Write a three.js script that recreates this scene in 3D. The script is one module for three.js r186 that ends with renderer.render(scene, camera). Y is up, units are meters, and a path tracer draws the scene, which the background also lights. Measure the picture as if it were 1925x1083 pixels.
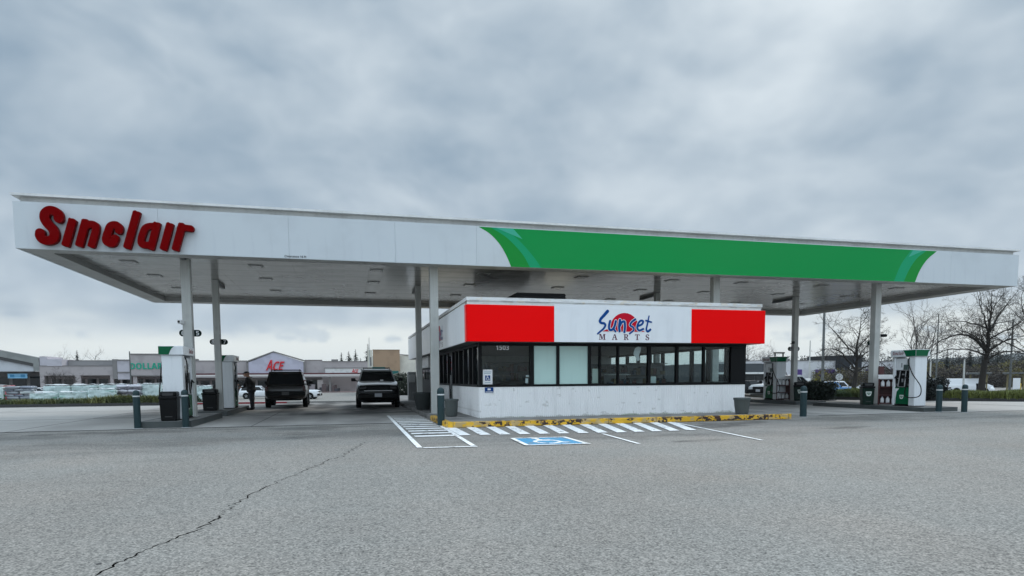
import * as THREE from 'three';
import { mergeGeometries, toCreasedNormals } from 'three/addons/utils/BufferGeometryUtils.js';
import { RoundedBoxGeometry } from 'three/addons/geometries/RoundedBoxGeometry.js';
import { MarchingCubes } from 'three/addons/objects/MarchingCubes.js';
import { FontLoader } from 'three/addons/loaders/FontLoader.js';

// ---------------------------------------------------------------- camera, sky, sun, exposure
const scene = new THREE.Scene();
const camera = new THREE.PerspectiveCamera(2 * Math.atan(800 / 1193) * 180 / Math.PI, 1024 / 576, 0.1, 6000);
camera.position.set(0, 1.28, 0);
camera.rotation.order = 'YXZ';
camera.rotation.set(-0.0746, -0.2521, -0.007);
// shifted lens: the photograph keeps only the upper part of a taller frame
camera.setViewOffset(2844, 1600, 460, 0, 1925, 1083);
const renderer = new THREE.WebGLRenderer({ antialias: true });
renderer.toneMapping = THREE.LinearToneMapping;
renderer.toneMappingExposure = 1.0;
renderer.shadowMap.enabled = true;

const PI = Math.PI, D2R = PI / 180;
function rng(seed) { let a = seed >>> 0; return () => { a = (a + 0x6D2B79F5) | 0; let t = Math.imul(a ^ (a >>> 15), 1 | a); t = (t + Math.imul(t ^ (t >>> 7), 61 | t)) ^ t; return ((t ^ (t >>> 14)) >>> 0) / 4294967296; }; }
const clamp = (x, a, b) => Math.min(b, Math.max(a, x)), lerp = (a, b, t) => a + (b - a) * t;
const smooth = (a, b, x) => { const t = clamp((x - a) / (b - a), 0, 1); return t * t * (3 - 2 * t); };
function hash2(i, j, s) { let h = Math.imul(i, 374761393) ^ Math.imul(j, 668265263) ^ Math.imul(s, 974634777); h = Math.imul(h ^ (h >>> 13), 1274126177); return ((h ^ (h >>> 16)) >>> 0) / 4294967296; }
function vnoise(x, y, s = 0, px = 0, py = 0) {   // value noise, optional period
  const i = Math.floor(x), j = Math.floor(y), fx = x - i, fy = y - j, u = fx * fx * fx * (fx * (fx * 6 - 15) + 10), v = fy * fy * fy * (fy * (fy * 6 - 15) + 10);
  const w = (a, p) => p ? ((a % p) + p) % p : a;
  const a = hash2(w(i, px), w(j, py), s), b = hash2(w(i + 1, px), w(j, py), s), c = hash2(w(i, px), w(j + 1, py), s), d = hash2(w(i + 1, px), w(j + 1, py), s);
  return lerp(lerp(a, b, u), lerp(c, d, u), v);
}
function fbm(x, y, oct = 5, s = 0, p = 0) { let a = 0, k = 0.5, n = 0; for (let o = 0; o < oct; o++) { a += k * vnoise(x, y, s + o, p, p); n += k; x *= 2; y *= 2; p *= 2; k *= 0.5; } return a / n; }

function vnoise3(x, y, z, s) {
  const i = Math.floor(x), j = Math.floor(y), k = Math.floor(z), f = t => t * t * t * (t * (t * 6 - 15) + 10), u = f(x - i), v = f(y - j), w = f(z - k), H = (a, b, c) => hash2(i + a + Math.imul(k + c, 7919), j + b, s);
  return lerp(lerp(lerp(H(0, 0, 0), H(1, 0, 0), u), lerp(H(0, 1, 0), H(1, 1, 0), u), v), lerp(lerp(H(0, 0, 1), H(1, 0, 1), u), lerp(H(0, 1, 1), H(1, 1, 1), u), v), w);
}
function fbm3(x, y, z, oct, s) { let a = 0, k = 0.5, n = 0; for (let o = 0; o < oct; o++) { a += k * vnoise3(x, y, z, s + o); n += k; x = x * 2.03 + 1.7; y = y * 2.03 + 5.1; z = z * 2.03 + 3.3; k *= 0.5; } return a / n; }
// overcast sky: cloud layers seen from below, brighter towards the zenith, a pale gap along the horizon
function skyColour(dx, dy, dz) {
  const el = Math.asin(clamp(dy, -1, 1)) / D2R, az = Math.atan2(dx, -dz) / D2R;
  if (el < -1.5) return [0.20, 0.205, 0.205];
  const X = dx, Y = dy * 1.7, Z = dz, w1 = fbm3(X * 3, Y * 3, Z * 3, 4, 11) - 0.5, w2 = fbm3(X * 3 + 9, Y * 3, Z * 3, 4, 23) - 0.5;
  let c = fbm3(X * 4.2 + w1 * 0.9, Y * 4.6 + w2 * 0.9, Z * 4.2 - w1 * 0.7, 6, 5) - 0.5;
  const det = fbm3(X * 12 + w2 * 2.6, Y * 14 + w1 * 2.6, Z * 12, 5, 41) - 0.5, edge = Math.abs(fbm3(X * 7 + w1 * 1.6, Y * 8 + w2 * 1.6, Z * 7, 5, 53) - 0.5);
  c = c * 1.6 + det * 0.62 + (0.07 - edge) * 1.1 + 0.05;
  const P = (a, e, sa, se, k) => { let d = az - a; d -= 360 * Math.round(d / 360); return k * Math.exp(-0.5 * ((d / sa) ** 2 + ((el - e) / se) ** 2)); };
  // the cloud shapes that the photograph shows
  c += P(40, 29, 7, 3.4, 1.3) + P(-17, 20.5, 3.5, 1.8, 0.34) + P(1, 22.5, 4.5, 3.0, 0.30) + P(11, 27, 5, 1.8, 0.34) + P(24.5, 15.8, 3.8, 1.2, 0.34) + P(16, 21.5, 4, 2.2, 0.2) + P(10, 15.0, 9, 1.4, 0.2) + P(-2, 16.5, 7, 2, 0.12)
    - P(-8, 22.5, 4.5, 4, 0.17) - P(32, 23.5, 7, 2.6, 0.12) - P(27, 18.4, 7, 1.8, 0.06) - P(-22, 26, 7, 6, 0.2) - P(-4, 18.6, 9, 1.7, 0.1) - P(48, 16.5, 8, 2.2, 0.08) - P(7, 29, 5, 2, 0.15) - P(-18, 13, 6, 4, 0.1);
  const low = 1 - smooth(2.3, 6.2, el + (fbm(az * 0.10 + 3, el * 0.4, 4, 61) - 0.5) * 4.5 + P(-6, 5.4, 7, 1.2, 1.2) + P(25, 5, 60, 9, -0.6));
  // ragged low clouds in front of the pale gap
  const rag = smooth(0.52, 0.66, fbm(az * 0.33 + 1.7, el * 0.8 + 2.2, 5, 77) - 0.06 + P(-3.2, 3.9, 1.9, 0.8, 0.26) + P(-9.3, 4.3, 3.0, 0.7, 0.24) + P(1.3, 3.6, 0.7, 0.35, 0.22) - 0.10 - 0.02 * Math.abs(el - 4));
  const t = clamp(0.5 + c * 0.85, 0, 1.4);
  const dark = [0.285, 0.385, 0.49], pale = [0.61, 0.695, 0.765];
  const back = 0.5 - 0.5 * (dx * Math.sin(14.4 * D2R) - dz * Math.cos(14.4 * D2R)) / Math.max(1e-6, Math.hypot(dx, dz));   // unseen sky behind the camera and overhead, brightened to light the store front
  const zen = (1 + 1.7 * smooth(29, 80, el)) * (1 + 0.85 * smooth(0.35, 0.95, back) * smooth(-2, 12, el));
  const out = [0, 0, 0], gap = [0.84, 0.89, 0.875];
  for (let i = 0; i < 3; i++) {
    let v = lerp(dark[i], pale[i], t) * zen;
    v = lerp(v, gap[i], low * (1 - 0.62 * rag));
    out[i] = v;
  }
  return out;
}
{
  const W = 2048, H = 1024, data = new Float32Array(W * H * 4);
  for (let j = 0; j < H; j++) {
    const la = ((j + 0.5) / H - 0.5) * PI, y = Math.sin(la), r = Math.cos(la);
    for (let i = 0; i < W; i++) {
      const lo = ((i + 0.5) / W - 0.5) * 2 * PI, k = (j * W + i) * 4, c = skyColour(r * Math.cos(lo), y, r * Math.sin(lo));
      data[k] = c[0]; data[k + 1] = c[1]; data[k + 2] = c[2]; data[k + 3] = 1;
    }
  }
  const t = new THREE.DataTexture(data, W, H, THREE.RGBAFormat, THREE.FloatType);
  t.mapping = THREE.EquirectangularReflectionMapping; t.magFilter = THREE.LinearFilter; t.minFilter = THREE.LinearFilter; t.needsUpdate = true;
  scene.background = t; scene.environment = t;
}
const sun = new THREE.DirectionalLight(new THREE.Color(1, 0.965, 0.91), 1.4);   // veiled behind the bright patch of cloud
sun.position.set(Math.sin(40 * D2R) * 60, 48, -Math.cos(40 * D2R) * 60);
sun.shadow.radius = 34; sun.castShadow = true; sun.shadow.mapSize.set(2048, 2048);
Object.assign(sun.shadow.camera, { left: -60, right: 60, top: 60, bottom: -60, near: 1, far: 220 });
scene.add(sun, sun.target);

// ---------------------------------------------------------------- helpers: textures and materials
function tex(w, h, f, srgb = true, rx = 1, ry = rx, wrap = THREE.RepeatWrapping) {   // f(x, y, out) fills linear 0..1 (colour) or raw values
  const d = new Uint8Array(w * h * 4), o = [0, 0, 0];
  const enc = v => { v = clamp(v, 0, 1); return 255 * (srgb ? (v <= 0.0031308 ? 12.92 * v : 1.055 * v ** (1 / 2.4) - 0.055) : v); };
  for (let y = 0; y < h; y++) for (let x = 0; x < w; x++) { f(x / w, y / h, o, x, y); const k = (y * w + x) * 4; d[k] = enc(o[0]) + 0.5; d[k + 1] = enc(o[1]) + 0.5; d[k + 2] = enc(o[2]) + 0.5; d[k + 3] = 255; }
  const t = new THREE.DataTexture(d, w, h); t.wrapS = t.wrapT = wrap; t.magFilter = THREE.LinearFilter; t.minFilter = THREE.LinearMipmapLinearFilter; t.generateMipmaps = true;
  if (srgb) t.colorSpace = THREE.SRGBColorSpace; t.repeat.set(rx, ry); t.needsUpdate = true; return t;
}
const C = (r, g, b) => new THREE.Color().setRGB(r, g, b);
function mat(c, rough = 0.6, metal = 0, extra = {}) { const m = new THREE.MeshStandardMaterial({ color: Array.isArray(c) ? C(...c) : c, roughness: rough, metalness: metal }); Object.assign(m, extra); return m; }
function dim(c, rough = 0.5, k = 0.3, extra = {}) { return new THREE.MeshPhysicalMaterial({ color: C(...c), roughness: rough, specularIntensity: k, ...extra }); }
function gloss(c, rough = 0.25, extra = {}) { return new THREE.MeshPhysicalMaterial({ color: C(...c), roughness: rough, clearcoat: 1, clearcoatRoughness: 0.04, ...extra }); }
const white = [1, 1, 1];
// dirt and grain multipliers shared by painted things: specks, runs and blotches
const grime = tex(512, 512, (u, v, o) => { const n = fbm(u * 8, v * 8, 5, 3, 8), s = fbm(u * 64, v * 6, 3, 9, 6), k = 1 - 0.13 * smooth(0.5, 0.75, n) - 0.06 * smooth(0.55, 0.8, s); o[0] = k; o[1] = k * 0.995; o[2] = k * 0.985; }, true, 0.25);
const faint = tex(512, 512, (u, v, o) => { const n = fbm(u * 6, v * 6, 5, 33, 6), s = fbm(u * 40, v * 4, 3, 39, 4), k = 1 - 0.05 * smooth(0.5, 0.75, n) - 0.035 * smooth(0.55, 0.8, s); o[0] = k; o[1] = k; o[2] = k * 0.995; }, true, 0.2);
const grainBump = tex(256, 256, (u, v, o, x, y) => { o[0] = o[1] = o[2] = 0.5 * hash2(x, y, 4) + 0.5 * fbm(u * 32, v * 32, 3, 8, 32); }, false, 2);
const roughVar = tex(256, 256, (u, v, o) => { const n = 0.55 + 0.45 * fbm(u * 10, v * 10, 4, 5, 10); o[0] = o[1] = o[2] = n; }, false, 0.5);
const painted = (c, rough = 0.5, extra = {}) => mat(c, rough, 0, { map: grime, ...extra });
const M = {
  whitePaint: painted([0.78, 0.79, 0.79], 0.35), whiteDull: painted([0.70, 0.71, 0.70], 0.6), cream: painted([0.66, 0.63, 0.55], 0.7),
  fascia: new THREE.MeshPhysicalMaterial({ color: C(0.60, 0.645, 0.68), roughness: 0.3, map: faint }), storeFascia: new THREE.MeshPhysicalMaterial({ color: C(0.80, 0.82, 0.85), roughness: 0.3, map: faint }),
  trim: painted([0.62, 0.63, 0.62], 0.4), trimDark: painted([0.10, 0.11, 0.11], 0.5),
  green: new THREE.MeshPhysicalMaterial({ color: C(0.0, 0.285, 0.06), roughness: 0.1, specularIntensity: 0.35 }),
  greenLeaf: new THREE.MeshPhysicalMaterial({ color: C(0.0, 0.26, 0.03), roughness: 0.22, specularIntensity: 0.45 }),
  greenTeal: new THREE.MeshPhysicalMaterial({ color: C(0.0, 0.33, 0.14), roughness: 0.22, specularIntensity: 0.45 }), tealPale: new THREE.MeshPhysicalMaterial({ color: C(0.05, 0.42, 0.28), roughness: 0.2, specularIntensity: 0.45 }),
  signRed: new THREE.MeshPhysicalMaterial({ color: C(0.17, 0.0003, 0.001), roughness: 0.4, specularIntensity: 0.05 }), signRedEdge: mat([0.16, 0.003, 0.006], 0.4),
  red: new THREE.MeshPhysicalMaterial({ color: C(0.97, 0.001, 0.002), roughness: 0.25, specularIntensity: 0.12 }),
  black: dim([0.006, 0.0065, 0.007], 0.4), blackDull: dim([0.010, 0.010, 0.011], 0.7), rubber: dim([0.008, 0.008, 0.008], 0.75),
  post: painted([0.52, 0.53, 0.51], 0.45), bollard: dim([0.026, 0.05, 0.056], 0.45, 0.4, { map: grime }), bollardBand: mat([0.6, 0.62, 0.62], 0.4),
  darkGreen: dim([0.006, 0.02, 0.016], 0.4), pumpGreen: new THREE.MeshPhysicalMaterial({ color: C(0.002, 0.10, 0.04), roughness: 0.25, specularIntensity: 0.35 }),
  chrome: mat([0.75, 0.76, 0.78], 0.16, 1), steel: mat([0.42, 0.43, 0.44], 0.4, 0.8), steelDull: painted([0.33, 0.34, 0.34], 0.5),
  glassDark: new THREE.MeshPhysicalMaterial({ color: C(0.012, 0.014, 0.016), roughness: 0.03, specularIntensity: 0.6 }),
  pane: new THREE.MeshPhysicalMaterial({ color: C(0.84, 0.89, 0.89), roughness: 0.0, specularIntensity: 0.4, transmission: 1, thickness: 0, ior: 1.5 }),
  blue: mat([0.01, 0.12, 0.36], 0.4), navy: dim([0.002, 0.045, 0.19], 0.4), logoBlue: dim([0.0, 0.06, 0.25], 0.4), logoRed: dim([0.56, 0.001, 0.02], 0.4), maroon: dim([0.085, 0.006, 0.035], 0.4),
  signWhite: mat([0.78, 0.79, 0.80], 0.35),
};
// ---------------------------------------------------------------- helpers: geometry
const plain = g => { const n = g.index ? g.toNonIndexed() : g; for (const k of Object.keys(n.attributes)) if (!['position', 'normal', 'uv'].includes(k)) n.deleteAttribute(k); if (!n.attributes.uv) n.setAttribute('uv', new THREE.Float32BufferAttribute(new Float32Array(n.attributes.position.count * 2), 2)); if (!n.attributes.normal) n.computeVertexNormals(); n.morphAttributes = {}; n.clearGroups(); return n; };
const merge = gs => { const a = [gs].flat(Infinity); return a.length === 1 ? plain(a[0]) : mergeGeometries(a.map(plain)); };
function metricUV(g, k = 1) {   // uv in metres by the way each face points
  const p = g.attributes.position, n = g.attributes.normal, uv = new Float32Array(p.count * 2);
  for (let i = 0; i < p.count; i++) { const ax = Math.abs(n.getX(i)), ay = Math.abs(n.getY(i)), az = Math.abs(n.getZ(i)); const x = p.getX(i), y = p.getY(i), z = p.getZ(i);
    const [a, b] = ay >= ax && ay >= az ? [x, z] : ax > az ? [z, y] : [x, y]; uv[2 * i] = a * k; uv[2 * i + 1] = b * k; }
  g.setAttribute('uv', new THREE.BufferAttribute(uv, 2)); return g;
}
const used = {};
function numbered(n) { used[n] = (used[n] ?? -1) + 1; return used[n] ? n + '_' + String(used[n]).padStart(3, '0') : n; }
function mesh(name, geo, m, parent, keepUV = false) {
  let g = merge(geo); if (!keepUV) metricUV(g);
  const o = new THREE.Mesh(g, m); o.name = parent ? name : numbered(name); o.castShadow = o.receiveShadow = true; (parent || scene).add(o); return o;
}
const part = (name, geo, m, parent, keepUV) => mesh(name, geo, m, parent, keepUV);
function tag(o, label, category, group) { o.userData = { ...o.userData, label, category }; if (group) o.userData.group = group; return o; }
function thing(name, label, category, [x, y, z] = [0, 0, 0], turn = 0, group) { const o = new THREE.Group(); o.name = numbered(name); o.position.set(x, y, z); o.rotation.y = turn; scene.add(o); return tag(o, label, category, group); }
function dup(src, name, pos, turn, label) { const o = src.clone(); o.name = numbered(name); o.position.set(...pos); o.rotation.y = turn; o.userData = { ...src.userData }; if (label) o.userData.label = label; scene.add(o); return o; }
function struct(name, geo, m, keepUV) { const o = mesh(name, geo, m, null, keepUV); o.userData.kind = 'structure'; return o; }
const at = (g, x, y, z) => { g.translate(x, y, z); return g; };
const box = (w, h, d, x = 0, y = 0, z = 0) => at(new THREE.BoxGeometry(w, h, d), x, y, z);
const rbox = (w, h, d, x = 0, y = 0, z = 0, r = 0.02, s = 2) => at(new RoundedBoxGeometry(w, h, d, s, Math.min(r, w / 2.01, h / 2.01, d / 2.01)), x, y, z);
const cyl = (r0, r1, h, x = 0, y = 0, z = 0, n = 20) => at(new THREE.CylinderGeometry(r1, r0, h, n), x, y + h / 2, z);   // r0 bottom, r1 top
function slab(x0, x1, y0, y1, z0, z1) { return box(x1 - x0, y1 - y0, Math.abs(z1 - z0), (x0 + x1) / 2, (y0 + y1) / 2, (z0 + z1) / 2); }
const V = (x, y, z) => new THREE.Vector3(x, y, z);
function bar(a, b, w, h = w) { const A = V(...a), B = V(...b), L = A.distanceTo(B), g = new THREE.BoxGeometry(w, h, L); const q = new THREE.Object3D(); q.position.copy(A).add(B).multiplyScalar(0.5); q.lookAt(B); q.updateMatrix(); g.applyMatrix4(q.matrix); return g; }
function tube(pts, r, n = 8, seg = 24) { return new THREE.TubeGeometry(new THREE.CatmullRomCurve3(pts.map(p => V(...p))), seg, r, n, false); }
function poly(pts, y, hole) { const s = new THREE.Shape(pts.map(([x, z]) => new THREE.Vector2(x, -z))); if (hole) s.holes.push(new THREE.Path(hole.map(([x, z]) => new THREE.Vector2(x, -z)))); const g = new THREE.ShapeGeometry(s); g.rotateX(-PI / 2); g.translate(0, y, 0); return g; }
function prism(pts, y0, y1) { const s = new THREE.Shape(pts.map(([x, z]) => new THREE.Vector2(x, -z))); const g = new THREE.ExtrudeGeometry(s, { depth: y1 - y0, bevelEnabled: false }); g.rotateX(-PI / 2); g.translate(0, y0, 0); return g; }
function wallPoly(pts, z0, z1) { const s = new THREE.Shape(pts.map(([x, y]) => new THREE.Vector2(x, y))); const g = new THREE.ExtrudeGeometry(s, { depth: z1 - z0, bevelEnabled: false }); g.translate(0, 0, z0); return g; }
// outlines of brush strokes: the zero line of a distance field, traced on a grid
function spline(pts, n = 8) { if (pts.length < 3) return pts; const c = new THREE.CatmullRomCurve3(pts.map(p => V(p[0], p[1], 0)), false, 'centripetal'); return c.getPoints((pts.length - 1) * n).map(p => [p.x, p.y]); }
function strokeShapes(strokes, h) {
  const segs = []; let x0 = 1e9, y0 = 1e9, x1 = -1e9, y1 = -1e9;
  for (const { p, w, butt, taper } of strokes) { const q = spline(p); for (let i = 0; i + 1 < q.length; i++) { const wi = t => taper ? w * lerp(taper[0], taper[1], t) : w; segs.push([q[i], q[i + 1], wi(i / (q.length - 1)), wi((i + 1) / (q.length - 1)), butt && i === 0, butt && i === q.length - 2]); } for (const a of q) { x0 = Math.min(x0, a[0] - w * 1.5); x1 = Math.max(x1, a[0] + w * 1.5); y0 = Math.min(y0, a[1] - w * 1.5); y1 = Math.max(y1, a[1] + w * 1.5); } }
  const f = (x, y) => { let m = 1e9; for (const [a, b, wa, wb, sa, sb] of segs) { const dx = b[0] - a[0], dy = b[1] - a[1], l2 = dx * dx + dy * dy || 1e-9, l = Math.sqrt(l2); const tr = ((x - a[0]) * dx + (y - a[1]) * dy) / l2, t = clamp(tr, 0, 1); let d = Math.hypot(x - a[0] - dx * t, y - a[1] - dy * t) - lerp(wa, wb, t);
    if ((sa && tr < 0) || (sb && tr > 1)) d = Math.max(Math.abs((x - a[0]) * dy - (y - a[1]) * dx) / l - (tr < 0 ? wa : wb), tr < 0 ? -tr * l : (tr - 1) * l); if (d < m) m = d; } return m; };
  return contour(f, x0, y0, x1, y1, h);
}
function contour(f, x0, y0, x1, y1, h) {
  const nx = Math.ceil((x1 - x0) / h) + 1, ny = Math.ceil((y1 - y0) / h) + 1, g = new Float64Array(nx * ny);
  for (let j = 0; j < ny; j++) for (let i = 0; i < nx; i++) { const v = f(x0 + i * h, y0 + j * h); g[j * nx + i] = i && j && i < nx - 1 && j < ny - 1 ? (v === 0 ? 1e-9 : v) : Math.max(v, 1e-6); }
  const pts = new Map(), next = new Map();
  const E = (i, j, k) => (j * nx + i) * 2 + k;   // k 0: horizontal edge, 1: vertical edge
  const put = (e, i, j, k) => { if (!pts.has(e)) { const a = g[j * nx + i], b = k ? g[(j + 1) * nx + i] : g[j * nx + i + 1], t = a / (a - b); pts.set(e, k ? [x0 + i * h, y0 + (j + t) * h] : [x0 + (i + t) * h, y0 + j * h]); } return e; };
  for (let j = 0; j + 1 < ny; j++) for (let i = 0; i + 1 < nx; i++) {
    const a = g[j * nx + i] < 0, b = g[j * nx + i + 1] < 0, c = g[(j + 1) * nx + i + 1] < 0, d = g[(j + 1) * nx + i] < 0, k = a | b << 1 | c << 2 | d << 3; if (!k || k === 15) continue;
    const B = () => put(E(i, j, 0), i, j, 0), R = () => put(E(i + 1, j, 1), i + 1, j, 1), T = () => put(E(i, j + 1, 0), i, j + 1, 0), L = () => put(E(i, j, 1), i, j, 1);
    const s = (p, q) => next.set(p, q);
    switch (k) { case 1: s(B(), L()); break; case 2: s(R(), B()); break; case 3: s(R(), L()); break; case 4: s(T(), R()); break; case 5: s(B(), R()); s(T(), L()); break; case 6: s(T(), B()); break; case 7: s(T(), L()); break;
      case 8: s(L(), T()); break; case 9: s(B(), T()); break; case 10: s(R(), T()); s(L(), B()); break; case 11: s(R(), T()); break; case 12: s(L(), R()); break; case 13: s(B(), R()); break; case 14: s(L(), B()); break; }
  }
  const loops = [], seen = new Set();
  for (const st of next.keys()) { if (seen.has(st)) continue; const l = []; let e = st; while (e !== undefined && !seen.has(e)) { seen.add(e); l.push(pts.get(e)); e = next.get(e); } if (l.length > 6) loops.push(l.map(p => new THREE.Vector2(...p))); }
  const thin = l => l.filter((p, i) => { const a = l[(i + l.length - 1) % l.length], b = l[(i + 1) % l.length]; return i % 2 === 0 || Math.abs((p.x - a.x) * (b.y - a.y) - (p.y - a.y) * (b.x - a.x)) > h * h * 0.03; });
  const solid = loops.map(thin).filter(l => l.length > 3), big = solid.filter(l => THREE.ShapeUtils.area(l) > 0), holes = solid.filter(l => THREE.ShapeUtils.area(l) < 0);
  return big.map(l => { const s = new THREE.Shape(l); for (const q of holes) { let c = false; const p = q[0]; for (let i = 0, j = l.length - 1; i < l.length; j = i++) if ((l[i].y > p.y) !== (l[j].y > p.y) && p.x < (l[j].x - l[i].x) * (p.y - l[i].y) / (l[j].y - l[i].y) + l[i].x) c = !c; if (c) s.holes.push(new THREE.Path(q)); } return s; });
}
const extrude = (shapes, depth, z, bevel = 0) => at(new THREE.ExtrudeGeometry(shapes, { depth, bevelEnabled: bevel > 0, bevelSize: bevel, bevelThickness: bevel, bevelSegments: 2, curveSegments: 8 }), 0, 0, z);
const font = await new FontLoader().loadAsync('fonts/droid/droid_sans_bold.typeface.json');
const serif = await new FontLoader().loadAsync('fonts/droid/droid_serif_bold.typeface.json');
function letters(text, size, { f = font, depth = 0.01, slant = 0, gap = 0, sx = 1 } = {}) {   // one geometry per letter, the word centred on x = 0, standing on y = 0
  const out = []; let x = 0;
  for (const ch of text) { const adv = f.data.glyphs[ch].ha / f.data.resolution * size * sx; if (ch !== ' ') { const g = new THREE.ExtrudeGeometry(f.generateShapes(ch, size), { depth, bevelEnabled: false, curveSegments: 5 }); g.scale(sx, 1, 1); if (slant) g.applyMatrix4(new THREE.Matrix4().makeShear(0, 0, slant, 0, 0, 0)); g.translate(x, 0, 0); out.push(g); } x += adv + gap; }
  x -= gap; out.forEach(g => g.translate(-x / 2, 0, 0)); return out;
}
// ---------------------------------------------------------------- the ground
const dropAt = r => -1.05 * smooth(37, 72, r);   // the lot falls gently away towards the shops
const groundY = (x, z) => dropAt(Math.hypot(x, z));
const crackLine = [[-1.72, -4.3], [-1.64, -4.65], [-1.6, -4.93], [-1.55, -5.1], [-1.52, -5.24], [-1.47, -5.4], [-1.39, -5.59], [-1.3, -5.8], [-1.27, -5.93], [-1.2, -6.26], [-1.19, -6.39], [-1.2, -6.62], [-1.17, -6.83], [-1.18, -7.06], [-1.1, -7.37], [-1.0, -7.94], [-0.87, -8.51], [-0.79, -8.67], [-0.66, -9.17], [-0.53, -9.68], [-0.45, -9.85], [-0.31, -10.5], [-0.13, -10.81], [-0.09, -11.18], [0.03, -11.77], [0.17, -12.5], [0.31, -13.36]];
const crackHole = (() => {   // a jagged groove of varying width along the line
  const R = rng(77), mid = [], L = [], Q = [];
  for (let i = 0; i + 1 < crackLine.length; i++) for (let k = 0; k < 6; k++) { const t = k / 6; mid.push([lerp(crackLine[i][0], crackLine[i + 1][0], t) + (R() - 0.5) * (0.03 + 0.0035 * i), lerp(crackLine[i][1], crackLine[i + 1][1], t) + (R() - 0.5) * 0.03]); }
  mid.forEach((p, i) => { const s = i / (mid.length - 1), w = (0.002 + 0.0068 * R()) * (1 - 0.35 * s) * (i > 36 && i < 62 ? 1.5 : 1) * (R() < 0.12 ? 0.35 : 1) + 0.0015 + 0.004 * s; L.push([p[0] - w, p[1] - w * 0.4]); Q.unshift([p[0] + w, p[1] + w * 0.4]); });
  return [...L, ...Q];
})();
const asphaltTex = tex(2048, 2048, (u, v, o, x, y) => {   // stones in binder: 8 m of it, mirrored on
  const X = u * 8, Y = v * 8, r = hash2(x, y, 1), r2 = hash2(x >> 1, y >> 1, 2), st = vnoise(x * 0.34, y * 0.34, 8), big = vnoise(x * 0.15 + 9, y * 0.15, 14);
  let k = 0.208 + (st - 0.5) * 0.23 + (r - 0.5) * 0.05 + (big - 0.5) * 0.07 + (r2 > 0.95 ? 0.12 : r2 < 0.06 ? -0.07 : 0) + (fbm(X * 0.9, Y * 0.9, 4, 37) - 0.5) * 0.035;
  const warm = (fbm(X * 0.7, Y * 0.7, 3, 45) - 0.5) * 0.045 + (st - 0.5) * 0.02;
  o[0] = k * (1.045 + warm * 2); o[1] = k; o[2] = k * (0.915 - warm);
}, true, 1 / 8, 1 / 8, THREE.MirroredRepeatWrapping);
function asphaltTone(X, z) {   // worn lanes, oil and tyre stains, an old paving seam
  const Y = -z, mac = fbm(X * 0.16 + 40, Y * 0.16 + 40, 4, 31) - 0.5; let k = 1 + mac * 0.26;
  const S = (a, b, w, h, d) => { const e = Math.hypot((X - a) / w, (Y - b) / h); if (e > 2.2) return 0; const q = e + (fbm(X * 1.7 + 20, Y * 3.1 + 20, 4, 63) - 0.5) * 1.7; return d * (1 - smooth(0.3, 1.0, q)); };
  k *= 1 - Math.min(0.65, S(9.3, 14.6, 1.2, 0.7, 0.5) + S(7.2, 11.4, 1.0, 0.35, 0.42) + S(12, 13.1, 0.9, 0.35, 0.5) + S(-1, 17.6, 2.2, 0.7, 0.4) + S(-5.4, 17.6, 2.4, 0.6, 0.4) + S(10.6, 15.4, 1.5, 0.5, 0.35) + S(4.6, 13, 3.4, 1.7, 0.22) + S(0.2, 15.5, 2.2, 1.8, 0.3) + S(-8.5, 16.8, 3.0, 0.9, 0.3) + S(15, 16, 3.2, 1.2, 0.34) + S(-3, 14.5, 3.5, 1.2, 0.16) + S(21, 15, 4, 1.0, 0.25) + S(8.5, 12.2, 2.5, 1.0, 0.16));
  const tr = Y - 13.2 - 0.05 * X, tl = fbm(X * 0.35 + 7, Y * 1.6 + 9, 4, 68); k *= 1 - 0.16 * smooth(0.5, 0.66, tl) * Math.exp(-0.5 * (tr / 1.9) ** 2);
  const seam = Math.abs(Y - 9.1 - 0.05 * Math.sin(X * 0.7) - 0.08 * (fbm(X * 0.9 + 30, 1.5, 3, 51) - 0.5)); if (X < -1.9 && X > -13) k *= 1 - 0.2 * (1 - smooth(0.02, 0.09, seam)) * smooth(0.4, 0.55, fbm(X * 1.3 + 30, 4.4, 2, 52));
  const inX = smooth(-3.0, -2.1, X) * (1 - smooth(0.9, 1.8, X)) * smooth(3, 3.9, Y) * (1 - smooth(13.8, 14.7, Y)); return lerp(k, 1, inX);
}
const asphaltBump = tex(512, 512, (u, v, o, x, y) => { const r = hash2(x >> 1, y >> 1, 6), f = 0.45 * fbm(u * 48, v * 48, 3, 9, 48) + 0.4 * r + 0.15 * hash2(x, y, 3); o[0] = o[1] = o[2] = f; }, false, 0.7);
const asphalt = mat(white, 0.9, 0, { map: asphaltTex, bumpMap: asphaltBump, bumpScale: 0.004, vertexColors: true });
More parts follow.
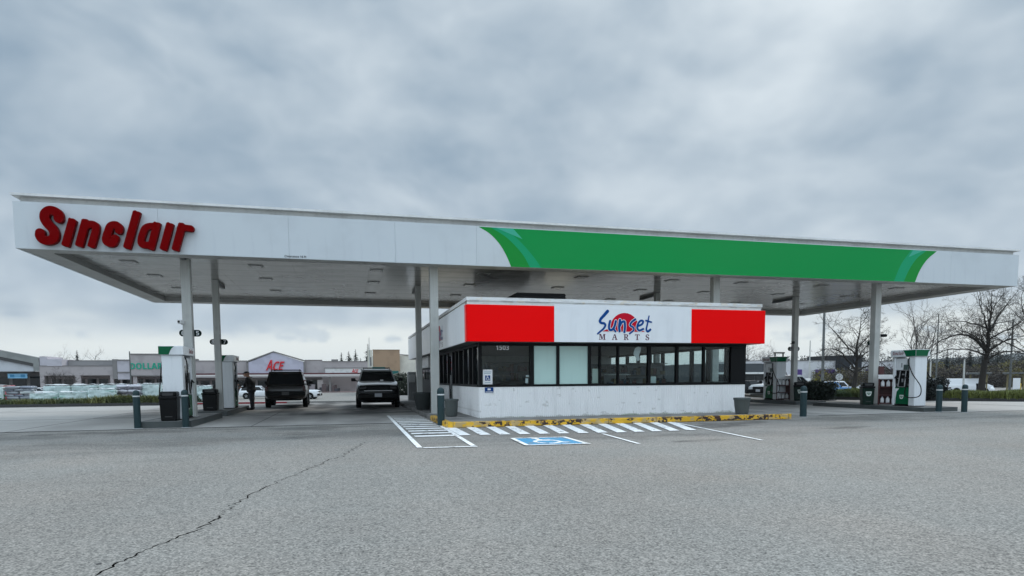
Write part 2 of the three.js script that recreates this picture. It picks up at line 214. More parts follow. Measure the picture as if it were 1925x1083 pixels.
{
  // near the crack: a sheet with the groove cut out of it; round it a fine grid that carries the wear; then rings that fall away to the horizon
  const R0 = [-2.1, 0.9, -13.8, -3.9], near = poly([[R0[0], R0[3]], [R0[1], R0[3]], [R0[1], R0[2]], [R0[0], R0[2]]], 0, crackHole);
  const pos = [], col = [], idx = [], st = 0.15, nx = 480, nz = 252; for (let j = 0; j <= nz; j++) for (let i = 0; i <= nx; i++) { const x = -36 + i * st, z = -36 + j * st; pos.push(x, dropAt(Math.hypot(x, z)), z); const k = Math.hypot(x, z) < 37 ? asphaltTone(x, z) : 1; col.push(k, k, k); }
  for (let j = 0; j < nz; j++) for (let i = 0; i < nx; i++) { const x = -36 + (i + 0.5) * st, z = -36 + (j + 0.5) * st; if (Math.hypot(x, z) > 36 || (x > R0[0] && x < R0[1] && z > R0[2] && z < R0[3])) continue; const a = j * (nx + 1) + i, b = a + 1, c = a + nx + 1, d = c + 1; idx.push(a, c, b, b, c, d); }
  const grid = new THREE.BufferGeometry(); grid.setAttribute('position', new THREE.Float32BufferAttribute(pos, 3)); grid.setAttribute('color', new THREE.Float32BufferAttribute(col, 3)); grid.setIndex(idx); grid.computeVertexNormals();
  const p2 = [], i2 = [], rs = [35.6, 37, 40, 44, 48, 52, 56, 60, 64, 68, 72, 90, 130, 220, 500, 1500, 4000];
  rs.forEach((r, k) => { for (let i = 0; i < 96; i++) { const a = i / 96 * 2 * PI; p2.push(r * Math.cos(a), dropAt(r) - (k ? 0.006 : 0.012), r * Math.sin(a)); } });
  for (let j = 0; j + 1 < rs.length; j++) for (let i = 0; i < 96; i++) { const a = j * 96 + i, b = j * 96 + (i + 1) % 96; i2.push(a, b, a + 96, b, b + 96, a + 96); }
  const far = new THREE.BufferGeometry(); far.setAttribute('position', new THREE.Float32BufferAttribute(p2, 3)); far.setIndex(i2); far.computeVertexNormals();
  const half = []; for (let i = 0; i <= 48; i++) { const a = i / 48 * PI; half.push([35.8 * Math.cos(a), 1.8 + 34 * Math.sin(a)]); } const back = poly(half, 0);
  const gs = [near, grid, far, back].map(g => { const c = g.attributes.color && g.toNonIndexed().attributes.color; const q = plain(g); q.setAttribute('color', c || new THREE.Float32BufferAttribute(new Float32Array(q.attributes.position.count * 3).fill(1), 3)); return metricUV(q); });
  const o = new THREE.Mesh(mergeGeometries(gs), asphalt); o.name = 'asphalt_ground'; o.receiveShadow = true; o.userData.kind = 'structure'; scene.add(o);
  struct('crack_bed', slab(-2.2, 0.8, -0.06, -0.045, -13.8, -4.0), mat([0.03, 0.029, 0.026], 1, 0, { map: grime }));
}
// concrete apron under the canopy: dark traffic lanes, drips and joints are stains in the slab
const apronTex = tex(2048, 1024, (u, v, o, x, y) => {
  const X = u * 80 - 44, Z = -16 - v * 24;
  let k = 0.34 + (fbm(X * 0.3, Z * 0.3, 4, 71) - 0.5) * 0.10 + (fbm(X * 2.2, Z * 2.2, 3, 74) - 0.5) * 0.06 + (hash2(x, y, 9) - 0.5) * 0.03;
  const lane = (c, w, s) => { const d = Math.abs(X - c - (fbm(Z * 0.25, c, 2, 80) - 0.5) * 0.9) / w; return d < 1 ? (1 - smooth(0.2, 1, d)) * smooth(0.30, 0.62, fbm(X * 0.8 + s, Z * 0.35, 4, 81)) : 0; };
  const stain = Math.max(lane(-2.6, 1.1, 0), lane(-1.0, 0.9, 4), lane(0.6, 1.2, 8), lane(-7.6, 1.4, 12) * 0.6, lane(15.2, 1.4, 16), lane(17.6, 1.2, 20), lane(22.6, 1.6, 24) * 0.6);
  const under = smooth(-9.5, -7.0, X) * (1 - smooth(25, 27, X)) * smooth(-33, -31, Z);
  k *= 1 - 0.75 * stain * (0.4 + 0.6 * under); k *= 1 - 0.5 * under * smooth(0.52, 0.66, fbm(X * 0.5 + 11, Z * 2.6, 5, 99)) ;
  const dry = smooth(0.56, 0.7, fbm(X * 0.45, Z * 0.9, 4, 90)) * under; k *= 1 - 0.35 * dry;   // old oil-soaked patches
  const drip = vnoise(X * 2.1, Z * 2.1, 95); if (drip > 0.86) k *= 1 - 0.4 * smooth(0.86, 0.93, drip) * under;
  o[0] = k * 1.04; o[1] = k; o[2] = k * 0.94;
}, true, 1 / 80, 1 / 24, THREE.MirroredRepeatWrapping);
apronTex.offset.set(44 / 80, 40 / 24);
const concreteMat = mat(white, 0.78, 0, { map: apronTex, bumpMap: grainBump, bumpScale: 0.002 });
struct('concrete_apron', [poly([[-42, -18.55], [14.2, -18.5], [14.6, -17.35], [38, -16.7], [38, -38], [-42, -38]], 0.004)], concreteMat);
// saw-cut joints in the slab, filled with tar
{
  const tar = mat([0.035, 0.035, 0.036], 0.85), g = [];
  for (const z of [-24.3, -30.2, -36]) g.push(slab(-42, 2.3, 0.0045, 0.0075, z - 0.012, z + 0.012), slab(13.2, 38, 0.0045, 0.0075, z - 0.012, z + 0.012));
  for (const x of [-38, -32, -26, -20, -14, -8.4, -2.6, 15.4, 21.6, 26.5, 32]) g.push(slab(x - 0.012, x + 0.012, 0.0045, 0.007, -37.9, x > 14 ? -17.4 : -18.6));
  g.push(slab(-42, 2.3, 0.0045, 0.009, -18.6, -18.52), slab(14.7, 38, 0.0045, 0.009, -17.34, -17.27));
  struct('slab_joints', g, tar);
}
// painted markings
const worn = (c, s) => tex(512, 512, (u, v, o, x, y) => { const n = fbm(u * 14, v * 14, 5, s, 14), f = fbm(u * 70, v * 70, 3, s + 5, 70), g = smooth(0.64, 0.73, n * 0.6 + f * 0.45), k = 0.94 + 0.1 * hash2(x, y, s); for (let i = 0; i < 3; i++) o[i] = lerp(c[i] * k, 0.17, g); }, true, 0.5);
const paintWhite = mat(white, 0.7, 0, { map: worn([0.84, 0.85, 0.84], 3) }), paintBlue = mat(white, 0.7, 0, { map: worn([0.02, 0.27, 0.50], 13) });
const line = (a, b, w) => { const dx = b[0] - a[0], dz = b[1] - a[1], l = Math.hypot(dx, dz), nx = -dz / l * w / 2, nz = dx / l * w / 2; return [[a[0] + nx, a[1] + nz], [b[0] + nx, b[1] + nz], [b[0] - nx, b[1] - nz], [a[0] - nx, a[1] - nz]]; };
const PY = 0.0125;
{
  const t = thing('walkway_marking', 'white ladder-striped walkway painted along the left side of the store', 'road marking');
  part('edge_line', poly(line([1.33, -22.4], [1.26, -11.72], 0.10), PY), paintWhite, t);
  part('edge_line', poly(line([2.42, -17.4], [2.27, -11.72], 0.10), PY), paintWhite, t);
  part('end_line', poly(line([1.32, -11.67], [2.32, -11.6], 0.11), PY), paintWhite, t);
  for (let z = -22.0; z < -13.8; z += 0.72) part('stripe', poly([[1.40, z - 0.14], [z < -17 ? 2.36 : 2.34, z - 0.1], [z < -17 ? 2.36 : 2.33, z + 0.2], [1.40, z + 0.16]], PY), paintWhite, t);
}
{
  const t = thing('hatched_marking', 'row of slanted white bars painted in front of the yellow kerb', 'road marking');
  for (let i = 0; i < 13; i++) { const xt = 2.44 + i * 0.522, zt = -16.42 + Math.min(i, 5) * 0.03, xb = 2.40 + i * 0.45, zb = -13.98 + Math.min(i, 8) * 0.055, w = 0.25; part('stripe', poly([[xt, zt], [xt + w, zt], [xb + w, zb], [xb, zb]], PY), paintWhite, t); }
}
tag(mesh('bay_line', poly(line([5.56, -13.35], [5.37, -11.1], 0.075), PY), paintWhite), 'short white parking line right of the blue wheelchair symbol', 'road marking');
tag(mesh('bay_line', poly(line([8.88, -16.3], [7.97, -10.95], 0.075), PY), paintWhite), 'long thin white parking line at the right end of the slanted bars', 'road marking');
// wheelchair symbol in local units: seated figure on a wheel
const chairStrokes = [{ p: [[-0.08, 0.36], [-0.06, 0.05], [0.17, 0.05], [0.27, -0.30], [0.36, -0.28]], w: 0.045 }, { p: [[-0.07, 0.2], [0.14, 0.2]], w: 0.035 }, { p: [[-0.08, 0.42], [-0.079, 0.43]], w: 0.085 }, { p: [[-0.12, 0.1], [-0.25, 0.0], [-0.27, -0.17], [-0.16, -0.34], [0.02, -0.38], [0.17, -0.28]], w: 0.042 }];
const chairShape = strokeShapes(chairStrokes, 0.018);
{
  const t = thing('wheelchair_marking', 'blue square with white border and wheelchair symbol painted on the asphalt', 'road marking', [3.88, PY, -12.15]);
  part('field', poly([[-0.5, -0.7], [0.56, -0.64], [0.5, 0.66], [-0.6, 0.6]], 0), paintBlue, t);
  part('border', [[[-0.56, -0.76], [0.6, -0.7]], [[0.58, -0.72], [0.55, 0.76]], [[-0.66, 0.66], [0.62, 0.74]], [[-0.55, -0.74], [-0.63, 0.68]]].map(([a, b], i) => poly(line(a, b, 0.09), 0.0035 + 0.0012 * (i % 2))), paintWhite, t);
  const g = new THREE.ShapeGeometry(chairShape); g.scale(0.95, 1.25, 1); g.rotateX(-PI / 2); part('wheelchair_symbol', at(g, -0.03, 0.0035, -0.02), paintWhite, t);
}
{ const p = []; for (let i = 0; i < 14; i++) { const t = i / 14 * 2 * PI; p.push([-1.72 + 0.018 * Math.cos(t), -4.95 + 0.02 * Math.sin(t)]); } struct('oil_stain', poly(p, 0.003), mat([0.05, 0.05, 0.05], 0.85)); }
// ---------------------------------------------------------------- sidewalk and kerb round the store
const walkTex = tex(1024, 1024, (u, v, o, x, y) => { let k = 0.20 + (fbm(u * 6, v * 6, 5, 21, 6) - 0.5) * 0.12 + (hash2(x, y, 2) - 0.5) * 0.03; k *= 1 - 0.35 * smooth(0.52, 0.7, fbm(u * 12, v * 12, 4, 27, 12)); o[0] = k; o[1] = k * 0.97; o[2] = k * 0.92; }, true, 0.2);
const walkMat = mat(white, 0.85, 0, { map: walkTex, bumpMap: grainBump, bumpScale: 0.002 });
struct('sidewalk', prism([[2.57, -16.22], [12.72, -16.22], [12.86, -16.5], [12.86, -44], [2.57, -44]], 0.002, 0.15), walkMat);
const kerbTex = tex(2048, 128, (u, v, o, x, y) => {   // yellow paint chipped through to dark concrete
  const X = u * 12, Y = v * 0.4; const n = fbm(X * 4.2, Y * 9, 4, 61) * 0.60 + fbm(X * 16, Y * 20, 3, 66) * 0.44, big = fbm(X * 0.55, 2.2, 3, 69), d = smooth(0.515, 0.555, n + (big - 0.5) * 0.24 - 0.085 + 0.065 * smooth(0, 0.8, u));
  const k = 0.9 + 0.2 * hash2(x, y, 7), y2 = [0.72 * k, 0.41 * k, 0.02], dk = fbm(X * 20, Y * 20, 2, 62) > 0.5 ? [0.055, 0.02, 0.015] : [0.025, 0.02, 0.018];
  const wear = smooth(0.5, 0.62, fbm(X * 4, Y * 9 + 3, 4, 88)); for (let i = 0; i < 3; i++) o[i] = lerp(lerp(y2[i], [0.42, 0.33, 0.20][i], wear * 0.7), dk[i], d);
}, true, 1 / 12, 1 / 0.4);
{
  const t = thing('yellow_kerb', 'yellow painted kerb with chipped dark patches along the store front', 'kerb');
  const km = mat(white, 0.65, 0, { map: kerbTex });
  const segs = 7, L = (12.7 - 2.61) / segs;
  for (let i = 0; i < segs; i++) part('kerb_stone', rbox(L - 0.008, 0.157, 0.17, 2.61 + L * (i + 0.5), 0.0785, -16.285, 0.025, 2), km, t);
  const c = new THREE.CylinderGeometry(0.17, 0.17, 0.157, 16, 1, false, 0, PI / 2); part('kerb_corner', at(c, 12.705, 0.0785, -16.37), km, t);
  part('kerb_corner', at(new THREE.CylinderGeometry(0.17, 0.17, 0.157, 16, 1, false, -PI / 2, PI / 2), 2.605, 0.0785, -16.37), km, t);
  for (let i = 0; i < 2; i++) part('kerb_stone', rbox(0.17, 0.156, 1.55, 2.52, 0.078, -17.16 - i * 1.56, 0.025, 2), km, t);
  for (let i = 0; i < 12; i++) part('kerb_stone', rbox(0.17, 0.155, 1.98, 2.52, 0.0775, -20.5 - i * 1.99, 0.025, 2), walkMat, t);
  for (let i = 0; i < 13; i++) part('kerb_stone', rbox(0.17, 0.155, 1.98, 12.82, 0.0775, -17.4 - i * 1.99, 0.025, 2), walkMat, t);
}
// ---------------------------------------------------------------- the canopy
const CX0 = -8.3, CX1 = 25.63, CZ0 = -19.53, CZ1 = -31.78, CB = 4.7475, CT = 5.954;   // left, right, front, back, underside, fascia top
const canopy = thing('fuel_canopy', 'long flat white fuel station canopy with green band and red lettering', 'canopy', [0, 0, 0]);
{
  const xs = [CX0, -4.9, -1.53, 1.48, 3.95, 7.0, 10.05, 13.1, 16.15, 19.2, 22.3, CX1], E = 0.002;
  for (let i = 0; i + 1 < xs.length; i++) part('fascia_panel', rbox(xs[i + 1] - xs[i] - E, CT - CB, 0.06, (xs[i] + xs[i + 1]) / 2, (CT + CB) / 2, CZ0 - 0.03, 0.006, 1), M.fascia, canopy);
  for (let i = 0; i < 4; i++) { const z0 = CZ0 - 0.062 - i * 3.03; for (const x of [CX0 + 0.03, CX1 - 0.03]) part('fascia_panel', rbox(0.06, CT - CB, 3.02, x, (CT + CB) / 2, z0 - 1.515, 0.006, 1), M.fascia, canopy); }
  for (let i = 0; i < 11; i++) { const L = (CX1 - CX0 - 0.13) / 11; part('fascia_panel', rbox(L - E, CT - CB, 0.06, CX0 + 0.065 + L * (i + 0.5), (CT + CB) / 2, CZ1 + 0.03, 0.006, 1), M.fascia, canopy); }
  // set-back upstand and overhanging coping
  const ring = (y0, y1, inset, w) => [slab(CX0 + inset, CX1 - inset, y0, y1, CZ0 - inset, CZ0 - inset - w), slab(CX0 + inset, CX1 - inset, y0, y1, CZ1 + inset, CZ1 + inset + w), slab(CX0 + inset, CX0 + inset + w, y0, y1, CZ0 - inset - w - 0.002, CZ1 + inset + w + 0.002), slab(CX1 - inset - w, CX1 - inset, y0, y1, CZ0 - inset - w - 0.002, CZ1 + inset + w + 0.002)];
  part('upstand', ring(CT - 0.05, 6.10, 0.13, 0.08), M.whiteDull, canopy);
  part('coping', ring(6.102, 6.165, -0.03, 0.30), M.whitePaint, canopy);
  part('roof_deck', slab(CX0 + 0.22, CX1 - 0.22, 5.90, 5.94, CZ0 - 0.22, CZ1 + 0.22), M.steelDull, canopy);
  // lower rim beam and recessed soffit
  const rim = 0.62, SY = 4.93;
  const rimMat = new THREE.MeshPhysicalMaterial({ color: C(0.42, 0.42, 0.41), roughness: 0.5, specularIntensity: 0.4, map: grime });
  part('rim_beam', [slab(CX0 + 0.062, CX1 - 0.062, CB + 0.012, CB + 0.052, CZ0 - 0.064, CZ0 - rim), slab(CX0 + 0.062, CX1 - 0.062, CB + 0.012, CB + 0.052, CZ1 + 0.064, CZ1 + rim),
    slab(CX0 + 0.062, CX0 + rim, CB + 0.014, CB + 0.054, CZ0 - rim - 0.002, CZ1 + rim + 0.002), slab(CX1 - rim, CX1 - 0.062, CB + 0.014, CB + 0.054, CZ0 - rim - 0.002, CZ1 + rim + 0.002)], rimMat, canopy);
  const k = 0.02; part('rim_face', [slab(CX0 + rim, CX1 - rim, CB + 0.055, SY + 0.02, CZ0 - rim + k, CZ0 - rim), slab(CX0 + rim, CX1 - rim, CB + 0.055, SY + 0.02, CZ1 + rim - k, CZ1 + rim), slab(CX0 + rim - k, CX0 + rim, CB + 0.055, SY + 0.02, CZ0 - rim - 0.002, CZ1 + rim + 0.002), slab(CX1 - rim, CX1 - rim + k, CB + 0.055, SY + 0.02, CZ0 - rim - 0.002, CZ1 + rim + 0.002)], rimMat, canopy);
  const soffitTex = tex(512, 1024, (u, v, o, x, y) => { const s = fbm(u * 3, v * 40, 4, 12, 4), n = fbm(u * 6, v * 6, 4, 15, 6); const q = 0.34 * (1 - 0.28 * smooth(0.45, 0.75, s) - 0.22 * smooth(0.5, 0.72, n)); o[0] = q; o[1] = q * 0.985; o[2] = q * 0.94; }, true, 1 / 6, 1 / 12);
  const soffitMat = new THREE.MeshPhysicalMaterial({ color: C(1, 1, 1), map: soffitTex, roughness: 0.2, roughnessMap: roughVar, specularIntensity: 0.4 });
  const n = 27, w = (CX1 - CX0 - 2 * rim) / n;
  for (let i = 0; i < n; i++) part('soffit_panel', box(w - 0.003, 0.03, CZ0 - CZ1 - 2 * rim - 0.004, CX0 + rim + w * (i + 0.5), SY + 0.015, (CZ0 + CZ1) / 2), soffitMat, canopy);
  const lampGlass = new THREE.MeshPhysicalMaterial({ color: C(0.16, 0.165, 0.165), roughness: 0.2 });
  for (const x of [-6.4, -2.76, 1.04, 4.7, 8.35, 12.0, 15.0, 18.7, 22.4]) for (const z of [-22.1, -24.8, -28.0]) { const f = part('light_fitting', rbox(0.44, 0.016, 0.44, x, SY - 0.008, z, 0.006, 1), rimMat, canopy); part('lens', rbox(0.36, 0.01, 0.36, x, SY - 0.021, z, 0.004, 1), lampGlass, f); }
  // green band with swept ends, flat print on the panels
  const F = CZ0 + 0.003, cv = (a, n = 10) => new THREE.CatmullRomCurve3(a.map(p => V(p[0], p[1], 0))).getPoints(n).map(p => [p.x, p.y]);
  const T = 5.93, B = CB + 0.004;
  const g1 = cv([[4.02, T], [4.389, 5.724], [4.695, 5.416], [4.89, 5.1], [5.047, B]], 20), g2 = cv([[4.40, T], [4.838, 5.692], [5.177, 5.411], [5.462, 5.096], [5.662, B]], 20), g3 = cv([[4.79, T], [5.236, 5.63], [5.693, 5.188], [6.041, B]], 20), g4 = [[5.25, T], [5.62, 5.62], [5.95, 5.25], [6.25, B]];
  const h1 = cv([[21.60, T], [21.152, 5.587], [20.842, 5.182], [20.641, B]], 20), h2 = cv([[21.13, T], [20.695, 5.635], [20.349, 5.197], [20.125, B]], 20), h3 = cv([[20.42, T], [19.974, 5.379], [19.679, B]], 20);
  const face = (a, b, z) => wallPoly([...a, ...b.slice().reverse()], z, z + 0.0015);
  part('green_band', face(g3, h3, F), M.green, canopy);
  part('green_stripe', face(g1, g2, F), M.greenLeaf, canopy); part('green_stripe', face(h2, h1, F), M.greenLeaf, canopy);
  part('teal_stripe', face(g2, g3, F), M.greenTeal, canopy); part('teal_stripe', face(h3, h2, F), M.greenTeal, canopy);
  part('pale_stripe', wallPoly([[4.55, T - 0.006], [5.12, T - 0.006], [5.42, 5.62]], F + 0.003, F + 0.0045), M.tealPale, canopy);
  part('pale_stripe', wallPoly([[20.98, T - 0.006], [20.5, T - 0.006], [20.3, 5.66]], F + 0.003, F + 0.0045), M.tealPale, canopy);
  // raised red letters
  const W = 0.088, Ld = {
    S: [{ p: [[-7.205, 5.50], [-7.211, 5.632], [-7.275, 5.70], [-7.402, 5.722], [-7.503, 5.644], [-7.527, 5.518], [-7.464, 5.373], [-7.358, 5.244], [-7.324, 5.12], [-7.356, 5.0], [-7.466, 4.945], [-7.593, 4.965], [-7.652, 5.05], [-7.645, 5.15]], w: 0.104, butt: 1 }],
    i: [{ p: [[-6.882, 5.522], [-7.09, 4.83]], w: W, butt: 1 }],
    n: [{ p: [[-6.577, 5.522], [-6.776, 4.835]], w: W, butt: 1 }, { p: [[-6.6, 5.36], [-6.465, 5.42], [-6.365, 5.385], [-6.36, 5.289], [-6.491, 4.828]], w: W * 0.94, butt: 1 }],
    c: [{ p: [[-5.815, 5.27], [-5.802, 5.36], [-5.88, 5.43], [-6.002, 5.395], [-6.065, 5.255], [-6.132, 5.02], [-6.09, 4.95], [-5.979, 4.945], [-5.905, 5.10]], w: W, butt: 1 }],
    l: [{ p: [[-5.358, 5.80], [-5.644, 4.83]], w: W, butt: 1 }],
    a: [{ p: [[-4.875, 5.535], [-5.072, 4.83]], w: W * 0.95, butt: 1 }, { p: [[-4.902, 5.443], [-5.063, 5.438], [-5.168, 5.387], [-5.23, 5.271], [-5.296, 5.03], [-5.27, 4.94], [-5.189, 4.932], [-5.051, 4.935]], w: W * 0.88 }],
    i2: [{ p: [[-4.558, 5.535], [-4.761, 4.83]], w: W, butt: 1 }],
    r: [{ p: [[-4.259, 5.546], [-4.465, 4.83]], w: W, butt: 1 }, { p: [[-4.335, 5.41], [-4.205, 5.435], [-4.03, 5.425]], w: W * 0.88, butt: 1 }],
  };
  for (const s of Object.values(Ld)) part('sign_letter', extrude(strokeShapes(s, 0.03), 0.13, CZ0 + 0.05, 0.008), M.signRed, canopy);
  part('clearance_text', letters('Clearance 16 ft', 0.06, { depth: 0.002 }).map(g => at(g, -1.36, 4.78, CZ0 + 0.002)), M.black, canopy);
}
// columns that carry it
const COLX = [[-4.5, 'left'], [2.76, 'beside the store'], [12.95, ''], [20.12, 'right']], columns = [];
for (const [x, where, z, label] of [[-4.58, 0, -21.0, 'pale square canopy column with the numbers 6 and 5, left front'], [2.72, 0, -20.4, 'pale square canopy column by the round pot at the store corner'], [12.97, 0, -20.7, 'dark looking canopy column rising behind the right end of the store roof'], [20.1, 0, -20.75, 'pale square canopy column right of the store, nearest the big pump'],
  [-4.6, 1, -25.5, 'pale square canopy column with the numbers 8 and 7'], [2.78, 1, -25.5, 'thin grey green canopy column standing behind the large dark pot'], [13.2, 1, -25.6, 'canopy column behind the middle of the store roof'], [20.2, 1, -25.5, 'pale canopy column beside the farther pump on the right']]) {
  const w = where ? 0.22 : 0.26, base = Math.abs(x) < 13.5 && x > 0 ? 0.15 : 0.18;
  const t = thing('canopy_column', label, 'column', [x, base, z], 0, 'columns under the fuel canopy');
  part('shaft', rbox(w, 4.93 - base, w, 0, (4.93 - base) / 2, 0, 0.015, 1), M.post, t);
  part('base_plate', rbox(w + 0.12, 0.02, w + 0.12, 0, 0.011, 0, 0.006, 1), M.steelDull, t);
  part('brace', slab(-0.06, 0.06, 4.82 - base, 4.93 - base, where ? -w / 2 - 0.001 : -19.66 - z, where ? -w / 2 - 1.5 : w / 2 + 0.001), M.trimDark, t);
  columns.push(t);
}
// paired pump numbers in dark ovals, cameras, and small fittings on the columns
const pill = (w, h, d) => { const s = new THREE.Shape(); const r = h / 2; s.absarc(-w / 2 + r, 0, r, PI / 2, PI * 1.5); s.absarc(w / 2 - r, 0, r, -PI / 2, PI / 2); return new THREE.ExtrudeGeometry(s, { depth: d, bevelEnabled: false, curveSegments: 12 }); };
function pumpNumbers(x, y, z, a, b, label, sc = 1) {
  const t = thing('pump_number_sign', label, 'sign', [x, y, z], 0, 'pump number signs');
  part('plate', at(pill(0.62 * sc, 0.2, 0.03), 0, 0, 0), M.darkGreen, t);
  part('number', letters(a, 0.13).map(g => at(g, -0.2 * sc, -0.062, 0.028)), M.signWhite, t); part('number', letters(b, 0.13).map(g => at(g, 0.2 * sc, -0.062, 0.028)), M.signWhite, t);
}
pumpNumbers(-4.56, 2.70, -21.15, '6', '5', 'dark oval sign with white 6 and 5 behind a canopy column'); pumpNumbers(-4.58, 2.69, -25.64, '8', '7', 'dark oval sign with 8 and 7 behind a canopy column');
pumpNumbers(20.2, 2.56, -20.905, '1', '2', 'dark oval number sign on the column by the big right pump'); pumpNumbers(20.25, 2.55, -25.64, '3', '4', 'dark oval number sign on the column by the farther right pump');
function cameraBox(x, y, z, turn, label, m = M.blackDull) { const t = thing('security_camera', label, 'camera', [x, y, z], turn, 'small cameras on columns'); part('housing', rbox(0.11, 0.11, 0.2, 0, 0, 0.1, 0.02, 2), m, t); part('bracket', [bar([0, 0, 0.02], [-0.1, -0.05, -0.06], 0.03)], M.steelDull, t); part('lens', at(new THREE.CylinderGeometry(0.035, 0.035, 0.02, 14).rotateX(PI / 2), 0, 0, 0.205), M.glassDark, t); }
cameraBox(20.36, 2.84, -20.72, 0.5, 'black security camera above the number sign on the right column'); cameraBox(-4.68, 3.0, -20.85, -0.4, 'white round light above the 6 and 5 sign', M.whitePaint); cameraBox(20.02, 2.82, -25.4, -0.5, 'dark security camera on the column by the farther right pump');
// ---------------------------------------------------------------- the store
const SX0 = 3.6, SX1 = 12.18, SZ0 = -17.65, SZ1 = -28.2, SB = 0.15, SILL = 1.03, HEAD = 2.27;
const store = thing('convenience_store', 'low white store with red panels and dark ribbon windows under the canopy', 'store');
{
  // ribbed lower wall: vertical ribs in real relief, dirt and flaking paint at the foot
  const wallTex = tex(1024, 512, (u, v, o, x, y) => {
    const X = u * 8.6, Y = v * 1; let k = 0.86 + (fbm(X * 1.5, Y * 3, 4, 5) - 0.5) * 0.07 + (hash2(x, y, 3) - 0.5) * 0.03, b = 1;
    const run = smooth(0.58, 0.8, fbm(X * 7, Y * 0.7, 4, 15)); k *= 1 - 0.1 * run;
    const chip = 0.5 * smooth(0.62, 0.66, fbm(X * 5, Y * 11, 4, 25) + 0.30 * smooth(0.10, 0.0, Y) - 0.14); const moss = smooth(0.52, 0.66, fbm(X * 2.6, Y * 9, 4, 35) - Y * 3.2);
    o[0] = k * (1 - 0.55 * chip) * (1 - 0.42 * moss); o[1] = k * (1 - 0.56 * chip) * (1 - 0.34 * moss); o[2] = k * (1 - 0.6 * chip) * (1 - 0.46 * moss);
  }, true, 1 / 8.6, 1);
  wallTex.offset.set(0, -SB);
  const ribMat = mat(white, 0.6, 0, { map: wallTex });
  const ribs = (x0, x1) => { const pts = [], n = Math.round((x1 - x0) / 0.062), w = (x1 - x0) / n; for (let i = 0; i < n; i++) { const a = x0 + i * w; pts.push([a, 0], [a + w * 0.12, 0.011], [a + w * 0.66, 0.011], [a + w * 0.8, 0]); } pts.push([x1, 0], [x1, -0.16], [x0, -0.16]); const s = new THREE.Shape(pts.map(([x, z]) => new THREE.Vector2(x, -z))); const g = new THREE.ExtrudeGeometry(s, { depth: SILL - SB, bevelEnabled: false }); g.rotateX(-PI / 2); return at(g, 0, SB, 0); };
  part('lower_wall', at(ribs(SX0 + 0.002, SX1 - 0.002), 0, 0, SZ0), ribMat, store);
  const side = (len) => { const g = ribs(0, len); g.rotateY(-PI / 2); return g; };
  const sl = side(4.62); part('lower_wall', at(sl, SX0, 0, SZ0 - 4.65), ribMat, store);
  const sl2 = side(4.9); part('lower_wall', at(sl2, SX0, 0, SZ1), ribMat, store);
  const sr = side(10.4); sr.scale(-1, 1, 1); part('lower_wall', slab(SX1 - 0.16, SX1, SB, SILL, SZ0 - 0.17, SZ1), ribMat, store);
  part('rear_wall', slab(SX0, SX1, SB, 3.2, SZ1, SZ1 - 0.18), M.whiteDull, store);
  part('rear_wing', slab(SX0 - 0.1, SX1 - 0.02, 1.78, 3.2, SZ1 - 0.19, -33.8), M.whitePaint, store); part('rear_wing_base', slab(SX0 + 0.1, SX1 - 0.05, SB, 1.775, SZ1 - 0.19, -33.7), mat([0.06, 0.063, 0.066], 0.6), store);
  for (let i = 0; i < 4; i++) part('window_pane', slab(SX0 + 0.08, SX0 + 0.099, 1.25, 1.7, -29 - i * 1.1, -29.9 - i * 1.1), M.glassDark, store);
  const alu = dim([0.005, 0.0055, 0.0065], 0.4);
  // frames: sill, head, mullions (front), then both sides
  const fr = (g) => part('window_frame', g, alu, store);
  fr(slab(SX0 - 0.01, SX1 + 0.01, SILL + 0.001, SILL + 0.065, SZ0 + 0.02, SZ0 - 0.12)); fr(slab(SX0 - 0.01, SX1 + 0.01, HEAD - 0.07, HEAD + 0.06, SZ0 + 0.02, SZ0 - 0.12));
  const mx = [3.64, 5.16, 5.95, 6.93, 7.27, 7.85, 8.86, 9.80, 10.72], mw = [0.09, 0.12, 0.09, 0.09, 0.05, 0.05, 0.09, 0.08, 0.06];
  mx.forEach((x, i) => fr(slab(x - mw[i] / 2, x + mw[i] / 2, SILL + 0.066, HEAD - 0.071, SZ0 + 0.015, SZ0 - 0.1)));
  fr(slab(11.66, SX1 + 0.008, SILL + 0.066, HEAD - 0.071, SZ0 + 0.012, SZ0 - 0.1));
  const edges = [...mx, 11.66];
  for (let i = 0; i + 1 < edges.length; i++) if (i !== 1 && i !== 2) part('window_pane', box(edges[i + 1] - edges[i] - 0.06, HEAD - SILL - 0.15, 0.008, (edges[i] + edges[i + 1]) / 2, (HEAD + SILL) / 2, SZ0 - 0.05), M.pane, store);
  for (const [x, n] of [[SX0, 0], [SX1, 1]]) {
    const s = n ? -1 : 1, X0 = n ? x - 0.12 : x - 0.02, X1 = n ? x + 0.02 : x + 0.12, xp = x + s * 0.05;
    fr(slab(X0, X1, SILL + 0.002, SILL + 0.066, SZ0 - 0.125, SZ1 + 0.01)); fr(slab(X0, X1, HEAD - 0.069, HEAD + 0.059, SZ0 - 0.125, SZ1 + 0.01));
    const zs = n ? [-18.6, -19.7, -20.8, -21.9, -23, -24.1, -25.2, -26.3, -27.4] : [-18.5, -19.1, -20.0, -20.9, -21.6, -22.3, -23.35, -24.4, -25.4, -26.4, -27.4];
    zs.forEach(z => fr(slab(X0 + 0.002, X1 - 0.002, SILL + 0.068, HEAD - 0.071, z - 0.045, z + 0.045)));
    const ze = [SZ0 - 0.12, ...zs, SZ1]; for (let i = 0; i + 1 < ze.length; i++) if (n || i !== 6) part('window_pane', box(0.008, HEAD - SILL - 0.15, Math.abs(ze[i + 1] - ze[i]) - 0.07, xp, (HEAD + SILL) / 2, (ze[i] + ze[i + 1]) / 2), M.pane, store);
  }
